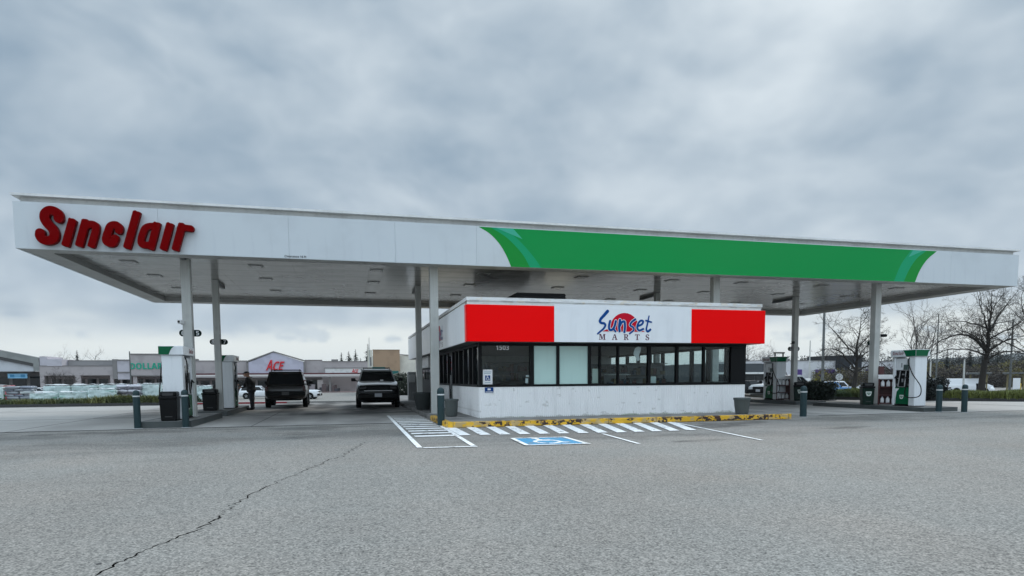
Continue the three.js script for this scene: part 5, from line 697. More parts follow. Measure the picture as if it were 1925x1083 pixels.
{
  const t = thing('cream_shop', 'cream building with a large tan sign panel above the SUV that faces the camera', 'shop'), Z0 = -100;
  part('wall', slab(3.95, 11.5, GY, 4.93, Z0, Z0 - 12), creamW, t); part('roof_edge', tube([[7.9, 5.05, Z0 + 0.05], [9.2, 4.96, Z0 + 0.05], [10.4, 5.06, Z0 + 0.05], [11.5, 5.15, Z0 + 0.05]], 0.07, 6), mallTrim, t);
  part('corner_tower', slab(3.1, 3.75, 2.1, 5.7, Z0 + 0.9, Z0 - 2), creamW, t); part('tower_panel', slab(3.25, 3.6, 3.3, 4.6, Z0 + 0.92, Z0 + 0.9), mallTrim, t);
  part('sign_panel', slab(3.85, 7.86, 2.62, 5.66, Z0 + 0.8, Z0 + 0.1), tanW, t); part('sign_trim', [slab(3.8, 7.9, 5.661, 5.76, Z0 + 0.84, Z0 + 0.1), slab(3.8, 7.9, 2.5, 2.619, Z0 + 0.86, Z0 + 0.1)], mat([0.30, 0.23, 0.15], 0.7), t);
  part('awning', wallPoly([[3.7, 3.1], [3.7, 2.2], [6.2, 1.9], [7.6, 2.2], [7.6, 2.49], [5.6, 2.49], [5.6, 3.1]], Z0 + 0.82, Z0 + 1.0), mat([0.0, 0.10, 0.09], 0.6), t);
  const pole = thing('flag_pole', 'thin pale pole rising beside the cream building', 'pole', [3.3, GY, -99]); part('pole', cyl(0.09, 0.05, 8.6, 0, 0, 0, 10), M.post, pole);
}
{
  const a = thing('air_machine', 'pale grey air machine cabinet beyond the store columns', 'machine', [3.25, 0.14, -33.5]); part('cabinet', rbox(0.42, 1.5, 0.4, 0, 0.75, 0, 0.04, 2), M.steelDull, a); part('panel', rbox(0.3, 0.4, 0.02, 0, 1.15, 0.205, 0.01, 1), M.whiteDull, a);
}
// ---------------------------------------------------------------- buildings on the right
{
  const Z0 = -105, t = thing('purple_gym', 'white gym building with purple panels and a black entrance block', 'building'), pw = stucco([0.62, 0.62, 0.64], 31), pu = mat([0.085, 0.045, 0.20], 0.5), bk = stucco([0.022, 0.025, 0.03], 33);
  part('wall', slab(76, 92.6, GY, 4.2, Z0, Z0 - 20), pw, t); part('wall', slab(97.7, 108, GY, 4.1, Z0, Z0 - 20), pw, t); part('wall_cap', [slab(76, 92.6, 4.201, 4.32, Z0 + 0.1, Z0 - 20), slab(97.7, 108, 4.101, 4.2, Z0 + 0.1, Z0 - 20)], mallTrim, t);
  part('entrance_block', slab(92.62, 97.68, GY, 5.25, Z0 + 1.2, Z0 - 8), bk, t); part('door', slab(93.4, 96.5, GY, 1.5, Z0 + 1.202, Z0 + 1.23), shopGlass, t);
  for (const [a, b] of [[82.7, 84.9], [88.0, 92.4], [99.8, 101.1], [103.8, 107]]) part('purple_panel', slab(a, b, 1.05, 2.55, Z0 + 0.002, Z0 + 0.12), pu, t);
  for (const [a, b] of [[82.7, 84.9], [88.0, 90.1], [90.3, 92.4], [103.8, 107]]) { const f = part('window', slab(a, b, GY + 0.2, 1.0, Z0 + 0.002, Z0 + 0.06), mallTrim, t); part('pane', slab(a + 0.1, b - 0.1, GY + 0.3, 0.92, Z0 + 0.062, Z0 + 0.08), shopGlass, f); }
  part('column', slab(92.0, 92.3, GY, 2.6, Z0 + 0.6, Z0 + 0.9), pw, t);
  // toothed round emblem with a raised thumb
  const gear = new THREE.Shape(); for (let i = 0; i < 48; i++) { const a = i / 48 * 2 * PI, r = i % 4 < 2 ? 0.66 : 0.58; gear[i ? 'lineTo' : 'moveTo'](r * Math.cos(a), r * Math.sin(a)); } gear.closePath(); const e = part('emblem', at(extrude([gear], 0.06, 0), 95.45, 2.85, Z0 + 1.2), M.signWhite, t);
  part('thumb_mark', extrude(strokeShapes([{ p: [[-0.22, -0.12], [0.12, -0.16]], w: 0.14 }, { p: [[-0.02, -0.05], [0.12, 0.3]], w: 0.08 }], 0.03), 0.02, 0).translate(95.45, 2.85, Z0 + 1.262), bk, e);
  const d = thing('dark_shop', 'low dark grey building with a pale awning line right of the store', 'building'); part('wall', slab(55, 66.3, GY, 3.35, -90, -104), stucco([0.055, 0.06, 0.065], 35), d); part('awning', slab(55, 66.2, 1.65, 1.95, -88.6, -89.98), M.whiteDull, d); part('opening', slab(55.5, 66, GY, 1.6, -89.97, -89.999), stucco([0.055, 0.06, 0.065], 35), d);
  for (let i = 0; i < 5; i++) part('pane', slab(55.8 + i * 2.05, 57.6 + i * 2.05, GY + 0.3, 1.4, -89.93, -89.965), shopGlass, d);
}
function lampPost(x, z, h, label, r = 0.07, m = M.post, head = true) { const t = thing('lamp_post', label, 'lamp post', [x, groundY(x, z), z], 0, 'poles beyond the forecourt'); part('pole', cyl(r * 1.3, r * 0.7, h, 0, 0, 0, 10), m, t); part('base', cyl(0.22, 0.2, 0.5, 0, 0, 0, 14), M.steelDull, t); if (head) part('lamp_head', [rbox(0.8, 0.1, 0.3, 0.4, h, 0, 0.04, 2)], M.trimDark, t); }
lampPost(41.0, -48, 11.5, 'tall grey pole rising behind the canopy edge right of the store', 0.11, painted([0.14, 0.15, 0.15], 0.5), false); lampPost(61.9, -75, 7.2, 'thinner pale pole just left of the tall grey pole', 0.09, M.post, false); lampPost(77.2, -70, 5.4, 'short pale pole right of the nearest right pump', 0.10, M.post, false); lampPost(83.8, -75, 11.2, 'thin dark pole behind the big bare tree', 0.09, M.trimDark, false); lampPost(59.3, -50, 3.9, 'pale post rising above the white van', 0.09, M.post, false); lampPost(71.8, -55, 8.4, 'dark pole right of the big bare tree', 0.10, M.trimDark, false); lampPost(-17.7, -60, 4.6, 'dark pole in front of the dollar store', 0.06, M.trimDark, false);
{
  const x = 51.7, z = -58, t = thing('stop_sign', 'back of an octagonal road sign on a thin post behind the right hedge', 'sign', [x, groundY(x, z), z], -0.75); part('plate', new THREE.CylinderGeometry(0.38, 0.38, 0.02, 8).rotateX(PI / 2).rotateZ(PI / 8).translate(0, 2.2, 0.045), mat([0.55, 0.57, 0.58], 0.35, 0.3), t); part('post', rbox(0.07, 2.6, 0.05, 0, 1.3, 0.085, 0.01, 1), M.steel, t);
  for (const [px, pz, l] of [[73.4, -60, 'dark flat topped payment canopy left of the big bare tree trunk'], [79.2, -60, 'dark flat topped payment canopy at the right edge of the photograph']]) { const s = thing('payment_canopy', l, 'shelter', [px, groundY(px, pz), pz], -0.75, 'flat topped shelters on the right'); part('roof', rbox(2.4, 0.22, 1.6, 0, 2.5, 0, 0.03, 1), M.trimDark, s); for (const q of [-0.8, 0.8]) part('post', box(0.16, 2.4, 0.16, q, 1.2, 0), mat([0.20, 0.17, 0.08], 0.6), s); part('machine', rbox(0.5, 1.3, 0.4, 0, 0.65, 0.1, 0.04, 2), M.blackDull, s); }
  const wb = thing('white_board_sign', 'small white upright board beside the right payment canopy', 'sign', [77.4, groundY(77.4, -58.5), -58.5], -0.8); part('board', rbox(0.7, 1.5, 0.1, 0, 1.15, 0, 0.02, 1), M.signWhite, wb); part('leg', [box(0.06, 0.5, 0.06, -0.25, 0.25, 0), box(0.06, 0.5, 0.06, 0.25, 0.25, 0)], M.steelDull, wb);
  const yb = thing('yellow_bollard', 'yellow bollard at the right edge of the photograph', 'bollard', [78.6, groundY(78.6, -59), -59]); part('post', new THREE.LatheGeometry([[0.001, 0], [0.14, 0], [0.14, 1.2], [0.09, 1.3], [0.001, 1.33]].map(p => new THREE.Vector2(...p)), 18), mat([0.6, 0.42, 0.03], 0.5), yb);
  const wt = thing('white_tank', 'small white domed tank right of the big tree trunk', 'tank', [63, groundY(63, -50), -50]); part('tank', new THREE.LatheGeometry([[0.001, 0], [0.22, 0], [0.22, 0.85], [0.16, 1.02], [0.001, 1.08]].map(p => new THREE.Vector2(...p)), 18), M.whitePaint, wt); part('base', cyl(0.26, 0.26, 0.06, 0, 0, 0, 18), M.steelDull, wt);
  const ic = thing('white_cage', 'white cage cabinet with dark blue slots behind the far right bin', 'cabinet', [48.6, groundY(48.6, -60), -60], -0.7); part('cabinet', rbox(1.7, 1.7, 0.8, 0, 1.2, 0, 0.05, 2), M.whitePaint, ic); for (let i = 0; i < 5; i++) part('slot', box(0.18, 1.1, 0.02, -0.62 + i * 0.31, 1.2, 0.402), mat([0.05, 0.09, 0.13], 0.4), ic);
}
// ---------------------------------------------------------------- bag pallets on the left
{
  const R = rng(44); const bagG = [0, 1, 2].map(k => { const g = new THREE.SphereGeometry(1, 12, 8), p = g.attributes.position; for (let i = 0; i < p.count; i++) { const f = v => Math.sign(v) * Math.abs(v) ** 0.42, x = f(p.getX(i)), y = f(p.getY(i)), z = f(p.getZ(i)), n = 1 + 0.12 * (vnoise(x * 2.5 + k * 9, z * 2.5 + y, 5) - 0.5); p.setXYZ(i, x * 0.30 * n, y * 0.075 * (1 + 0.35 * (vnoise(x * 3 + k * 5, z * 3, 9) - 0.5)), z * 0.2 * n); } g.computeVertexNormals(); return metricUV(plain(g)); });
  const wrap = (c, rough = 0.25) => new THREE.MeshPhysicalMaterial({ color: C(...c), roughness: rough, clearcoat: 0.6, clearcoatRoughness: 0.2 });
  const kinds = { teal: [wrap([0.50, 0.66, 0.64]), wrap([0.56, 0.70, 0.69]), wrap([0.40, 0.58, 0.55])], green: [wrap([0.01, 0.16, 0.04]), wrap([0.02, 0.2, 0.05])], grey: [wrap([0.20, 0.22, 0.27]), wrap([0.26, 0.28, 0.31]), wrap([0.5, 0.54, 0.54])], mint: [wrap([0.22, 0.42, 0.32]), wrap([0.42, 0.62, 0.56])], stripe: [wrap([0.62, 0.62, 0.68]), wrap([0.16, 0.15, 0.18])], white: [wrap([0.72, 0.76, 0.76]), wrap([0.66, 0.72, 0.71])], yellow: [wrap([0.6, 0.45, 0.12])], red: [wrap([0.5, 0.03, 0.05])] };
  const wood = painted([0.28, 0.2, 0.12], 0.8), slatG = metricUV(plain(box(1.25, 0.022, 0.1))), film = new THREE.MeshPhysicalMaterial({ color: C(0.80, 0.93, 0.92), roughness: 0.25, transmission: 0.35, thickness: 0 });
  const shared = (name, g, m, par, x, y, z, rx = 0, ry = 0, rz = 0, s = 1) => { const o = new THREE.Mesh(g, m); o.name = name; o.position.set(x, y, z); o.rotation.set(rx, ry, rz); o.scale.setScalar(s); o.castShadow = o.receiveShadow = true; par.add(o); return o; };
  const pallets = [[-18.1, -39.3, 7, 'white', 'yellow', 'bag pallet with green lower half at the left edge of the photograph', 'green'], [-16.85, -39.5, 7, 'grey', null, 'pallet of grey bags second from the left edge'], [-15.5, -40.6, 7, 'teal', null, 'tall pallet of pale teal wrapped bags behind the low mint row, left one'], [-14.15, -40.7, 7, 'teal', null, 'tall pallet of pale teal wrapped bags behind the low mint row, middle one'], [-12.8, -40.6, 7, 'teal', null, 'tall pallet of pale teal wrapped bags behind the low mint row, right one'],
    [-15.45, -38.9, 4, 'mint', null, 'low pallet of mint bags in the front row, left one'], [-14.1, -38.85, 4, 'mint', null, 'low pallet of mint bags in the front row, middle one'], [-12.75, -38.8, 5, 'teal', null, 'low pallet of pale bags in the front row, right one'], [-11.75, -39.9, 7, 'stripe', null, 'pallet of striped dark and white bags, left one'], [-10.75, -40.2, 7, 'white', null, 'untidy pallet of white bags just left of the bollards'], [-9.6, -40.6, 6, 'white', null, 'pallet of white bags behind the leftmost bollard'], [-8.4, -40.9, 6, 'teal', null, 'last pallet of pale bags hidden behind the nearest left pump']];
  for (const [x, z, n, kind, , label, low] of pallets) {
    const t = thing('bag_pallet', label, 'pallet', [x, groundY(x, z) + 0.01, z], (R() - 0.5) * 0.12, 'bag pallets along the hedge');
    for (let i = 0; i < 6; i++) shared('slat', slatG, wood, t, 0, 0.12, -0.46 + i * 0.184); for (const q of [-0.55, 0, 0.55]) part('runner', box(0.09, 0.1, 1.0, q, 0.058, 0), wood, t);
    for (let j = 0; j < n; j++) for (const row of [0.36, -0.06]) { const cols = j % 2 ? [-0.45, 0.13, 0.42] : [-0.34, 0.29]; for (const cx of (row < 0 && j < n - 1) ? [] : (j % 2 ? [-0.42, 0.0, 0.42] : [-0.31, 0.31])) { const K = kinds[low && j < n / 2 ? low : kind], m = kind === 'stripe' ? K[j % 2] : K[Math.floor(R() * K.length)]; shared('bag', bagG[Math.floor(R() * 3)], m, t, cx + (R() - 0.5) * 0.05, 0.205 + j * 0.137 + (R() - 0.5) * 0.012, row + (R() - 0.5) * 0.06, (R() - 0.5) * 0.08, (R() - 0.5) * 0.16, (R() - 0.5) * 0.06, j % 2 ? 0.78 : 1.02); } }
    if (kind === 'teal' || kind === 'white' || kind === 'mint') { const g = new THREE.PlaneGeometry(1.28, n * 0.137 + 0.04, 40, 16), p = g.attributes.position; for (let i = 0; i < p.count; i++) { const a = p.getX(i); p.setZ(i, 0.60 - 0.10 * Math.abs(a) ** 3 * 2 + 0.10 * (fbm(a * 3.4 + x * 3, p.getY(i) * 7, 3, 7) - 0.5) + 0.03 * (vnoise(a * 14 + x, p.getY(i) * 2.2, 9) - 0.5)); } g.computeVertexNormals(); part('wrap_film', at(g, 0, 0.14 + n * 0.0685, 0), film, t); const h = new THREE.PlaneGeometry(1.26, 1.05, 14, 8).rotateX(-PI / 2), q = h.attributes.position; for (let i = 0; i < q.count; i++) q.setY(i, 0.14 * (fbm(q.getX(i) * 3 + x, q.getZ(i) * 3, 3, 3) - 0.5)); h.computeVertexNormals(); part('top_sheet', at(h, 0, 0.2 + n * 0.137, 0.06), kinds.white[0], t); }
  }
}
// ---------------------------------------------------------------- planting
function leafy(name, n, place, geo, m, label, category, kind = true) {   // uncountable ground cover: one instanced mass
  const o = new THREE.InstancedMesh(geo, m, n), d = new THREE.Object3D(), c = new THREE.Color(); o.name = numbered(name);
  for (let i = 0; i < n; i++) { place(d, c, i); d.updateMatrix(); o.setMatrixAt(i, d.matrix); o.setColorAt(i, c); } o.castShadow = o.receiveShadow = true; scene.add(o); tag(o, label, category); if (kind) o.userData.kind = 'stuff'; return o;
}
const tuft = (seed, n, h, w, lean) => { const R = rng(seed), pos = []; for (let i = 0; i < n; i++) { const a = R() * 2 * PI, x = (R() - 0.5) * 0.3, z = (R() - 0.5) * 0.3, hh = h * (0.5 + R() * 0.7), l = lean * (0.3 + R()), dx = Math.cos(a) * w, dz = Math.sin(a) * w, lx = Math.sin(a) * l, lz = -Math.cos(a) * l; pos.push(x - dx, 0, z - dz, x + dx, 0, z + dz, x + lx * 0.4 + dx * 0.8, hh * 0.6, z + lz * 0.4 + dz * 0.8, x - dx, 0, z - dz, x + lx * 0.4 + dx * 0.8, hh * 0.6, z + lz * 0.4 + dz * 0.8, x + lx * 0.4 - dx * 0.8, hh * 0.6, z + lz * 0.4 - dz * 0.8, x + lx * 0.4 - dx * 0.8, hh * 0.6, z + lz * 0.4 - dz * 0.8, x + lx * 0.4 + dx * 0.8, hh * 0.6, z + lz * 0.4 + dz * 0.8, x + lx, hh, z + lz); } const g = new THREE.BufferGeometry(); g.setAttribute('position', new THREE.Float32BufferAttribute(pos, 3)); g.computeVertexNormals(); return plain(g); };
const leafClump = (seed, n, r, s) => { const R = rng(seed), pos = []; for (let i = 0; i < n; i++) { const u = R() * 2 - 1, a = R() * 2 * PI, q = r * Math.cbrt(R()), k = Math.sqrt(1 - u * u), c = V(q * k * Math.cos(a), q * u * 0.8, q * k * Math.sin(a)), e = V(R() - 0.5, R() - 0.5, R() - 0.5).normalize(), f = V(R() - 0.5, R() - 0.5, R() - 0.5).cross(e).normalize(), A = c.clone().addScaledVector(e, -s), B = c.clone().addScaledVector(f, s * 0.45), D = c.clone().addScaledVector(e, s), E = c.clone().addScaledVector(f, -s * 0.45); pos.push(...A.toArray(), ...B.toArray(), ...D.toArray(), ...A.toArray(), ...D.toArray(), ...E.toArray()); } const g = new THREE.BufferGeometry(); g.setAttribute('position', new THREE.Float32BufferAttribute(pos, 3)); g.computeVertexNormals(); return plain(g); };
const grassMat = new THREE.MeshStandardMaterial({ color: 0xffffff, roughness: 0.8 }), leafMat = new THREE.MeshStandardMaterial({ color: 0xffffff, roughness: 0.7 });
const soilMat = stucco([0.045, 0.038, 0.026], 41);
struct('planting_bed', prism([[-46, -37.4], [-9.0, -36.4], [-8.9, -37.6], [-46, -38.6]].reverse(), -0.05, 0.14), soilMat);
struct('kerb_edging', prism([[-46, -37.2], [-8.85, -36.2], [-8.86, -36.39], [-46, -37.39]].reverse(), -0.05, 0.15), mat([0.05, 0.05, 0.05], 0.9));
{
  const g = tuft(3, 12, 0.2, 0.012, 0.1); const R = rng(12);
  leafy('grass_strip', 9000, (d, c) => { const t = R(), x = lerp(-46, -9, t), z = lerp(-37.45, -36.5, t) - R() * 0.95, n = fbm(x * 0.8, z * 1.4, 3, 3); d.position.set(x, 0.13, z); d.rotation.set(0, R() * 6.3, 0); d.scale.setScalar((0.7 + 1.3 * n) * (x > -12.5 ? 1.35 : 1)); const k = 0.7 + R() * 0.6, y = smooth(0.4, 0.7, n); c.setRGB(k * lerp(0.075, 0.13, y), k * lerp(0.10, 0.135, y), k * 0.04); }, g, grassMat, 'low shaggy green strip in front of the bag pallets on the left', 'grass');
}
const redKerb = thing('red_kerb', 'long kerb with a red painted face across the lot behind the left pumps', 'kerb'); part('kerb', prism([[-8.8, -36.6], [1, -35.9], [1, -36.2], [-8.8, -36.9]].slice(0), -0.05, 0.11).translate(0, 0, 0), mat([0.42, 0.41, 0.39], 0.8), redKerb); part('red_face', prism([[-8.8, -36.57], [-3.2, -36.17], [-3.2, -36.19], [-8.8, -36.59]], 0.02, 0.085), mat([0.34, 0.015, 0.03], 0.6), redKerb);
const HR = [[23.4, -31], [26.3, -27.6], [30.6, -23.3], [38, -17], [48, -10]];   // near edge of the right hand planting
const hrAt = t => { const s = t * (HR.length - 1), i = Math.min(HR.length - 2, Math.floor(s)), f = s - i; return [lerp(HR[i][0], HR[i + 1][0], f), lerp(HR[i][1], HR[i + 1][1], f)]; };
struct('planting_bed', prism([...HR, [53, -17], [40, -28], [33, -37], [25, -38]], -0.3, 0.12), soilMat);
struct('kerb_edging', prism([...HR.map(([x, z]) => [x - 0.14, z + 0.14]), ...HR.slice().reverse().map(([x, z]) => [x - 0.003, z + 0.003])], -0.05, 0.15), mat([0.04, 0.04, 0.04], 0.9));
{
  const g = tuft(8, 12, 0.22, 0.014, 0.12), R = rng(23);
  leafy('grass_strip', 14000, (d, c) => { const [x0, z0] = hrAt(R() * 0.93), w = R() ** 1.3 * 6.5, x = x0 + w * 0.72, z = z0 - w * 0.69, n = fbm(x * 0.6, z * 0.6, 3, 13); d.position.set(x, 0.11, z); d.rotation.set(0, R() * 6.3, 0); d.scale.setScalar(0.6 + 1.5 * n); const k = 0.7 + R() * 0.6, y = smooth(0.4, 0.65, n); c.setRGB(k * lerp(0.05, 0.13, y), k * lerp(0.085, 0.15, y), k * 0.035); }, g, grassMat, 'green and yellowish planting strip along the right edge of the forecourt', 'grass');
}
function shrub(x, y, z, rx, ry, rz, n, col, label, seed, boxy = 0, group) {   // many leaf clumps through a volume, on a few stems
  const t = thing('shrub', label, 'shrub', [x, y, z], 0, group), R = rng(seed), cl = leafClump(seed, 26, 0.16, 0.05), gs = [], st = [];
  for (let i = 0; i < n; i++) { let a, b, c; do { a = R() * 2 - 1; b = R() * 2 - 1; c = R() * 2 - 1; } while (boxy ? Math.max(Math.abs(a), Math.abs(b), Math.abs(c)) < 0.6 || a ** 6 + b ** 6 + c ** 6 > 1 : a * a + b * b + c * c > 1 || a * a + b * b + c * c < 0.25); const g = cl.clone(); g.rotateY(R() * 6.3); g.rotateX(R() * 6.3); const s = 0.8 + R() * 0.8, w = 1 + 0.25 * (fbm(a * 2 + seed, c * 2, 3, 5) - 0.5) * (boxy ? 0.4 : 2); g.scale(s, s, s); gs.push(at(g, a * rx * w, ry + b * ry * w, c * rz * w)); }
  for (let i = 0; i < 7; i++) { const a = R() * 6.3; st.push(bar([0.05 * Math.cos(a), 0, 0.05 * Math.sin(a)], [rx * 0.7 * Math.cos(a), ry * 1.2, rz * 0.7 * Math.sin(a)], 0.03)); }
  part('foliage', gs, mat(col, 0.75), t); part('stem', st, mat([0.04, 0.03, 0.022], 0.9), t);
}
shrub(3.9, groundY(3.9, -45), -45, 1.3, 0.85, 0.9, 420, [0.022, 0.032, 0.018], 'dark rounded shrub right of the SUV that faces the camera', 5); shrub(28.2, 0.1, -26.2, 1.1, 0.48, 0.9, 420, [0.008, 0.013, 0.011], 'very dark clipped shrub right of the nearest right pump', 6, 1); shrub(24.0, 0.05, -28.6, 0.85, 0.42, 0.7, 300, [0.012, 0.022, 0.014], 'dark low shrub just right of the middle bollard', 7, 1); shrub(46.3, groundY(46, -55), -55, 0.75, 1.0, 0.7, 200, [0.20, 0.19, 0.03], 'yellow green shrub beside the tall grey pole', 8);
shrub(-8.9, -0.05, -39.9, 0.7, 0.25, 0.5, 60, [0.03, 0.05, 0.025], 'small green shrub at the end of the left hedge strip', 9);
// bare trees
function bareTree(name, label, x, z, o) {
  const { h = 6, r = 0.16, fork = 0.35, spread = 1, seed = 1, depth = 6, lean = 0, flat = 0.3, col = [0.03, 0.026, 0.022], n0 = 6 } = o, R = rng(seed), limb = [], twig = [];
  const t = thing(name, label, 'tree', [x, groundY(x, z), z], 0, o.group);
  const seg = (list, pts, r0, r1, sides) => { const g = []; const rings = pts.map((p, i) => { const d = (pts[i + 1] || p).clone().sub(pts[i - 1] || p).normalize(), u = V(0.31, 0.2, 0.93).cross(d).normalize(), w = d.clone().cross(u), rr = lerp(r0, r1, i / (pts.length - 1)); return Array.from({ length: sides }, (_, k) => p.clone().addScaledVector(u, rr * Math.cos(k / sides * 2 * PI)).addScaledVector(w, rr * Math.sin(k / sides * 2 * PI)).toArray()); }); const pos = [], idx = []; rings.forEach(q => q.forEach(p => pos.push(...p))); for (let j = 0; j + 1 < rings.length; j++) for (let i = 0; i < sides; i++) { const a = j * sides + i, b = j * sides + (i + 1) % sides; idx.push(a, b, a + sides, b, b + sides, a + sides); } const q = new THREE.BufferGeometry(); q.setAttribute('position', new THREE.Float32BufferAttribute(pos, 3)); q.setIndex(idx); q.computeVertexNormals(); list.push(q); };
  const grow = (p, d, len, rr, lev) => {
    const n = lev < 2 ? 6 : 4, pts = [p.clone()]; let q = p.clone(), dir = d.clone(); const kids = [];
    for (let i = 0; i < n; i++) { dir.add(V((R() - 0.5) * 0.5, (R() - 0.5) * 0.4 + (lev > 1 ? o.droop || 0 : 0.05), (R() - 0.5) * 0.5)).normalize(); q = q.clone().addScaledVector(dir, len / n); pts.push(q); if (lev < depth && i >= (lev ? 0 : 1)) kids.push([q.clone(), dir.clone(), i / n]); }
    seg(lev < 3 ? limb : twig, pts, rr, rr * (lev < 2 ? 0.5 : 0.35), lev < 2 ? 7 : lev < 4 ? 4 : 3);
    if (lev < depth) for (const [a, b, f] of kids) { const m = lev < 2 ? 1 : R() < 0.68 ? 1 : 0; for (let k = 0; k < m + (R() < 0.25 ? 1 : 0); k++) { const s = V(R() - 0.5, (R() - 0.5) * (1 - flat) + 0.12, R() - 0.5).normalize(), e = b.clone().multiplyScalar(0.62).addScaledVector(s, 0.85 * spread).normalize(); grow(a, e, len * (0.42 + R() * 0.28) * (1 - 0.25 * f), Math.max(rr * (0.5 - 0.15 * f), 0.006), lev + 1); } }
  };
  const th = h * fork, tp = [V(0, 0, 0), V(0.02 * h * lean, th * 0.5, 0), V(0.05 * h * lean, th, 0.01 * h)]; const tr = []; seg(tr, [V(0, -0.05, 0), V(0, 0.12, 0)], r * 1.45, r * 1.12, 12); seg(tr, [V(0, 0.12, 0), ...tp.slice(1)], r * 1.12, r * 0.85, 12);
  if (o.main) {   // main limbs given as lines: across the view, up, and away from the camera
    const W3 = ([a, y, d]) => V(a * 0.968 + d * 0.25, y, a * 0.25 - d * 0.968);
    for (const [rad, pts] of o.main) { const P = new THREE.CatmullRomCurve3(pts.map(W3)).getPoints(pts.length * 4); P.forEach((p, i) => { if (i) p.add(V((R() - 0.5) * 0.07, (R() - 0.5) * 0.07, (R() - 0.5) * 0.07)); }); seg(limb, P, rad, 0.014, 8);
      for (let i = 2; i < P.length; i++) if (R() < 0.8) { const d = P[i].clone().sub(P[i - 1]).normalize(), s = V(R() - 0.5, (R() - 0.35) * 0.9, R() - 0.5).normalize(); if (P[i].y < 2.3 && i < 8) continue; grow(P[i], d.multiplyScalar(0.55).add(s).normalize(), h * (0.12 + 0.13 * R()), Math.max(0.012, rad * 0.32 * (1 - 0.6 * i / P.length)), 2); } }
  }
  const top = tp[2]; if (!o.main) (o.limbs || Array.from({ length: n0 }, (_, i) => { const a = i / n0 * 2 * PI + R(), e = 0.25 + R() * 0.9; return [Math.cos(a) * Math.cos(e), Math.sin(e), Math.sin(a) * Math.cos(e), 0.75 + R() * 0.3]; })).forEach(([a, b, c, l], i) => grow(top.clone().addScaledVector(V(0, 1, 0), -0.03 * th * i), V(a, b, c).normalize(), (h - th) * l, r * (0.62 - 0.05 * i), 1));
  part('trunk', tr, mat(col, 0.9, 0, { map: grime }), t); part('branch', limb, mat(col, 0.9), t); part('twigs', twig, mat(col.map(v => v * 1.3), 0.9), t); return t;
}
// limbs are given along the view: x to the right, z towards the camera
bareTree('bare_tree', 'big spreading bare tree at the right edge of the photograph', 39.9, -32.4, { h: 6.9, r: 0.19, fork: 0.38, seed: 4, depth: 5, flat: 0.3, lean: 0.35, main: [[0.165, [[0.25, 2.45, 0], [0.27, 3.2, 0], [0.36, 4.4, 0.05], [0.4, 5.6, 0], [0.46, 7.0, 0.1]]], [0.10, [[0.25, 3.1, 0], [-0.5, 3.85, -0.1], [-1.33, 4.3, 0.1], [-2.5, 3.95, 0.2], [-3.7, 3.2, 0.1]]], [0.06, [[0.27, 2.9, 0], [-0.7, 3.3, 0.3], [-2.0, 3.3, 0.6], [-3.1, 2.8, 0.9]]], [0.085, [[0.28, 3.05, 0], [1.0, 3.6, 0.1], [1.75, 3.95, -0.1], [2.7, 3.5, 0.1]]], [0.075, [[0.28, 2.6, 0], [0.9, 3.05, -0.2], [1.8, 3.15, -0.4], [2.8, 2.7, -0.5]]],
  [0.075, [[0.37, 4.4, 0], [1.0, 5.5, 0.1], [1.8, 6.75, 0]]], [0.06, [[0.34, 4.2, 0], [-0.1, 5.1, -0.2], [-0.45, 5.9, -0.3], [-0.7, 6.7, -0.3]]], [0.07, [[0.3, 3.3, 0], [0.5, 4.0, 1.0], [0.1, 4.6, 2.0], [0.3, 4.3, 2.9]]], [0.07, [[0.3, 3.4, 0], [-0.2, 4.0, -1.0], [0.6, 4.7, -1.8], [0.3, 4.9, -2.7]]], [0.05, [[0.35, 4.7, 0], [1.2, 5.0, 0.7], [2.4, 5.2, 0.8]]], [0.05, [[0.35, 4.6, 0], [-0.8, 5.1, 0.5], [-1.9, 5.2, 0.6]]]] });
bareTree('bare_tree', 'dark bare tree before the black entrance block', 36.5, -39.5, { h: 6.2, r: 0.17, fork: 0.3, seed: 15, depth: 5, flat: 0.3, lean: 0.3, main: [[0.13, [[0.12, 1.8, 0], [0.2, 2.8, 0], [0.16, 3.9, 0], [0.3, 5.0, 0], [0.42, 6.2, 0]]], [0.075, [[0.15, 2.2, 0], [-0.6, 3.1, 0.1], [-1.3, 3.7, 0], [-2.1, 3.75, 0.1], [-2.95, 3.45, 0]]], [0.06, [[0.16, 3.3, 0], [-0.7, 4.2, 0.2], [-1.4, 4.9, 0], [-2.0, 5.5, 0.1]]], [0.075, [[0.2, 2.1, 0], [1.0, 2.5, 0], [1.8, 2.8, 0.1], [2.9, 2.0, 0.1]]], [0.06, [[0.2, 2.9, 0], [1.0, 3.5, 0.1], [1.9, 3.9, 0]]], [0.05, [[0.2, 3.8, 0], [0.9, 4.6, 0], [1.6, 5.5, 0]]], [0.05, [[0.12, 1.9, 0], [-0.7, 2.4, -0.4], [-1.6, 2.8, -0.6]]], [0.05, [[0.2, 3, 0], [0.3, 3.8, 1.2], [0.1, 4.0, 2.2]]], [0.05, [[0.2, 3, 0], [0.1, 3.8, -1.2], [0.4, 4.2, -2.2]]]] });
bareTree('bare_tree', 'slender upright bare tree behind the nearest right pump', 63.3, -59, { h: 9.4, r: 0.13, fork: 0.3, spread: 0.62, seed: 9, depth: 5, col: [0.07, 0.06, 0.055], limbs: [[0.05, 1, 0, 0.95], [-0.35, 0.9, -0.2, 0.8], [0.35, 0.9, 0.2, 0.8], [-0.2, 0.9, 0.3, 0.7], [0.25, 0.95, -0.2, 0.7]] });
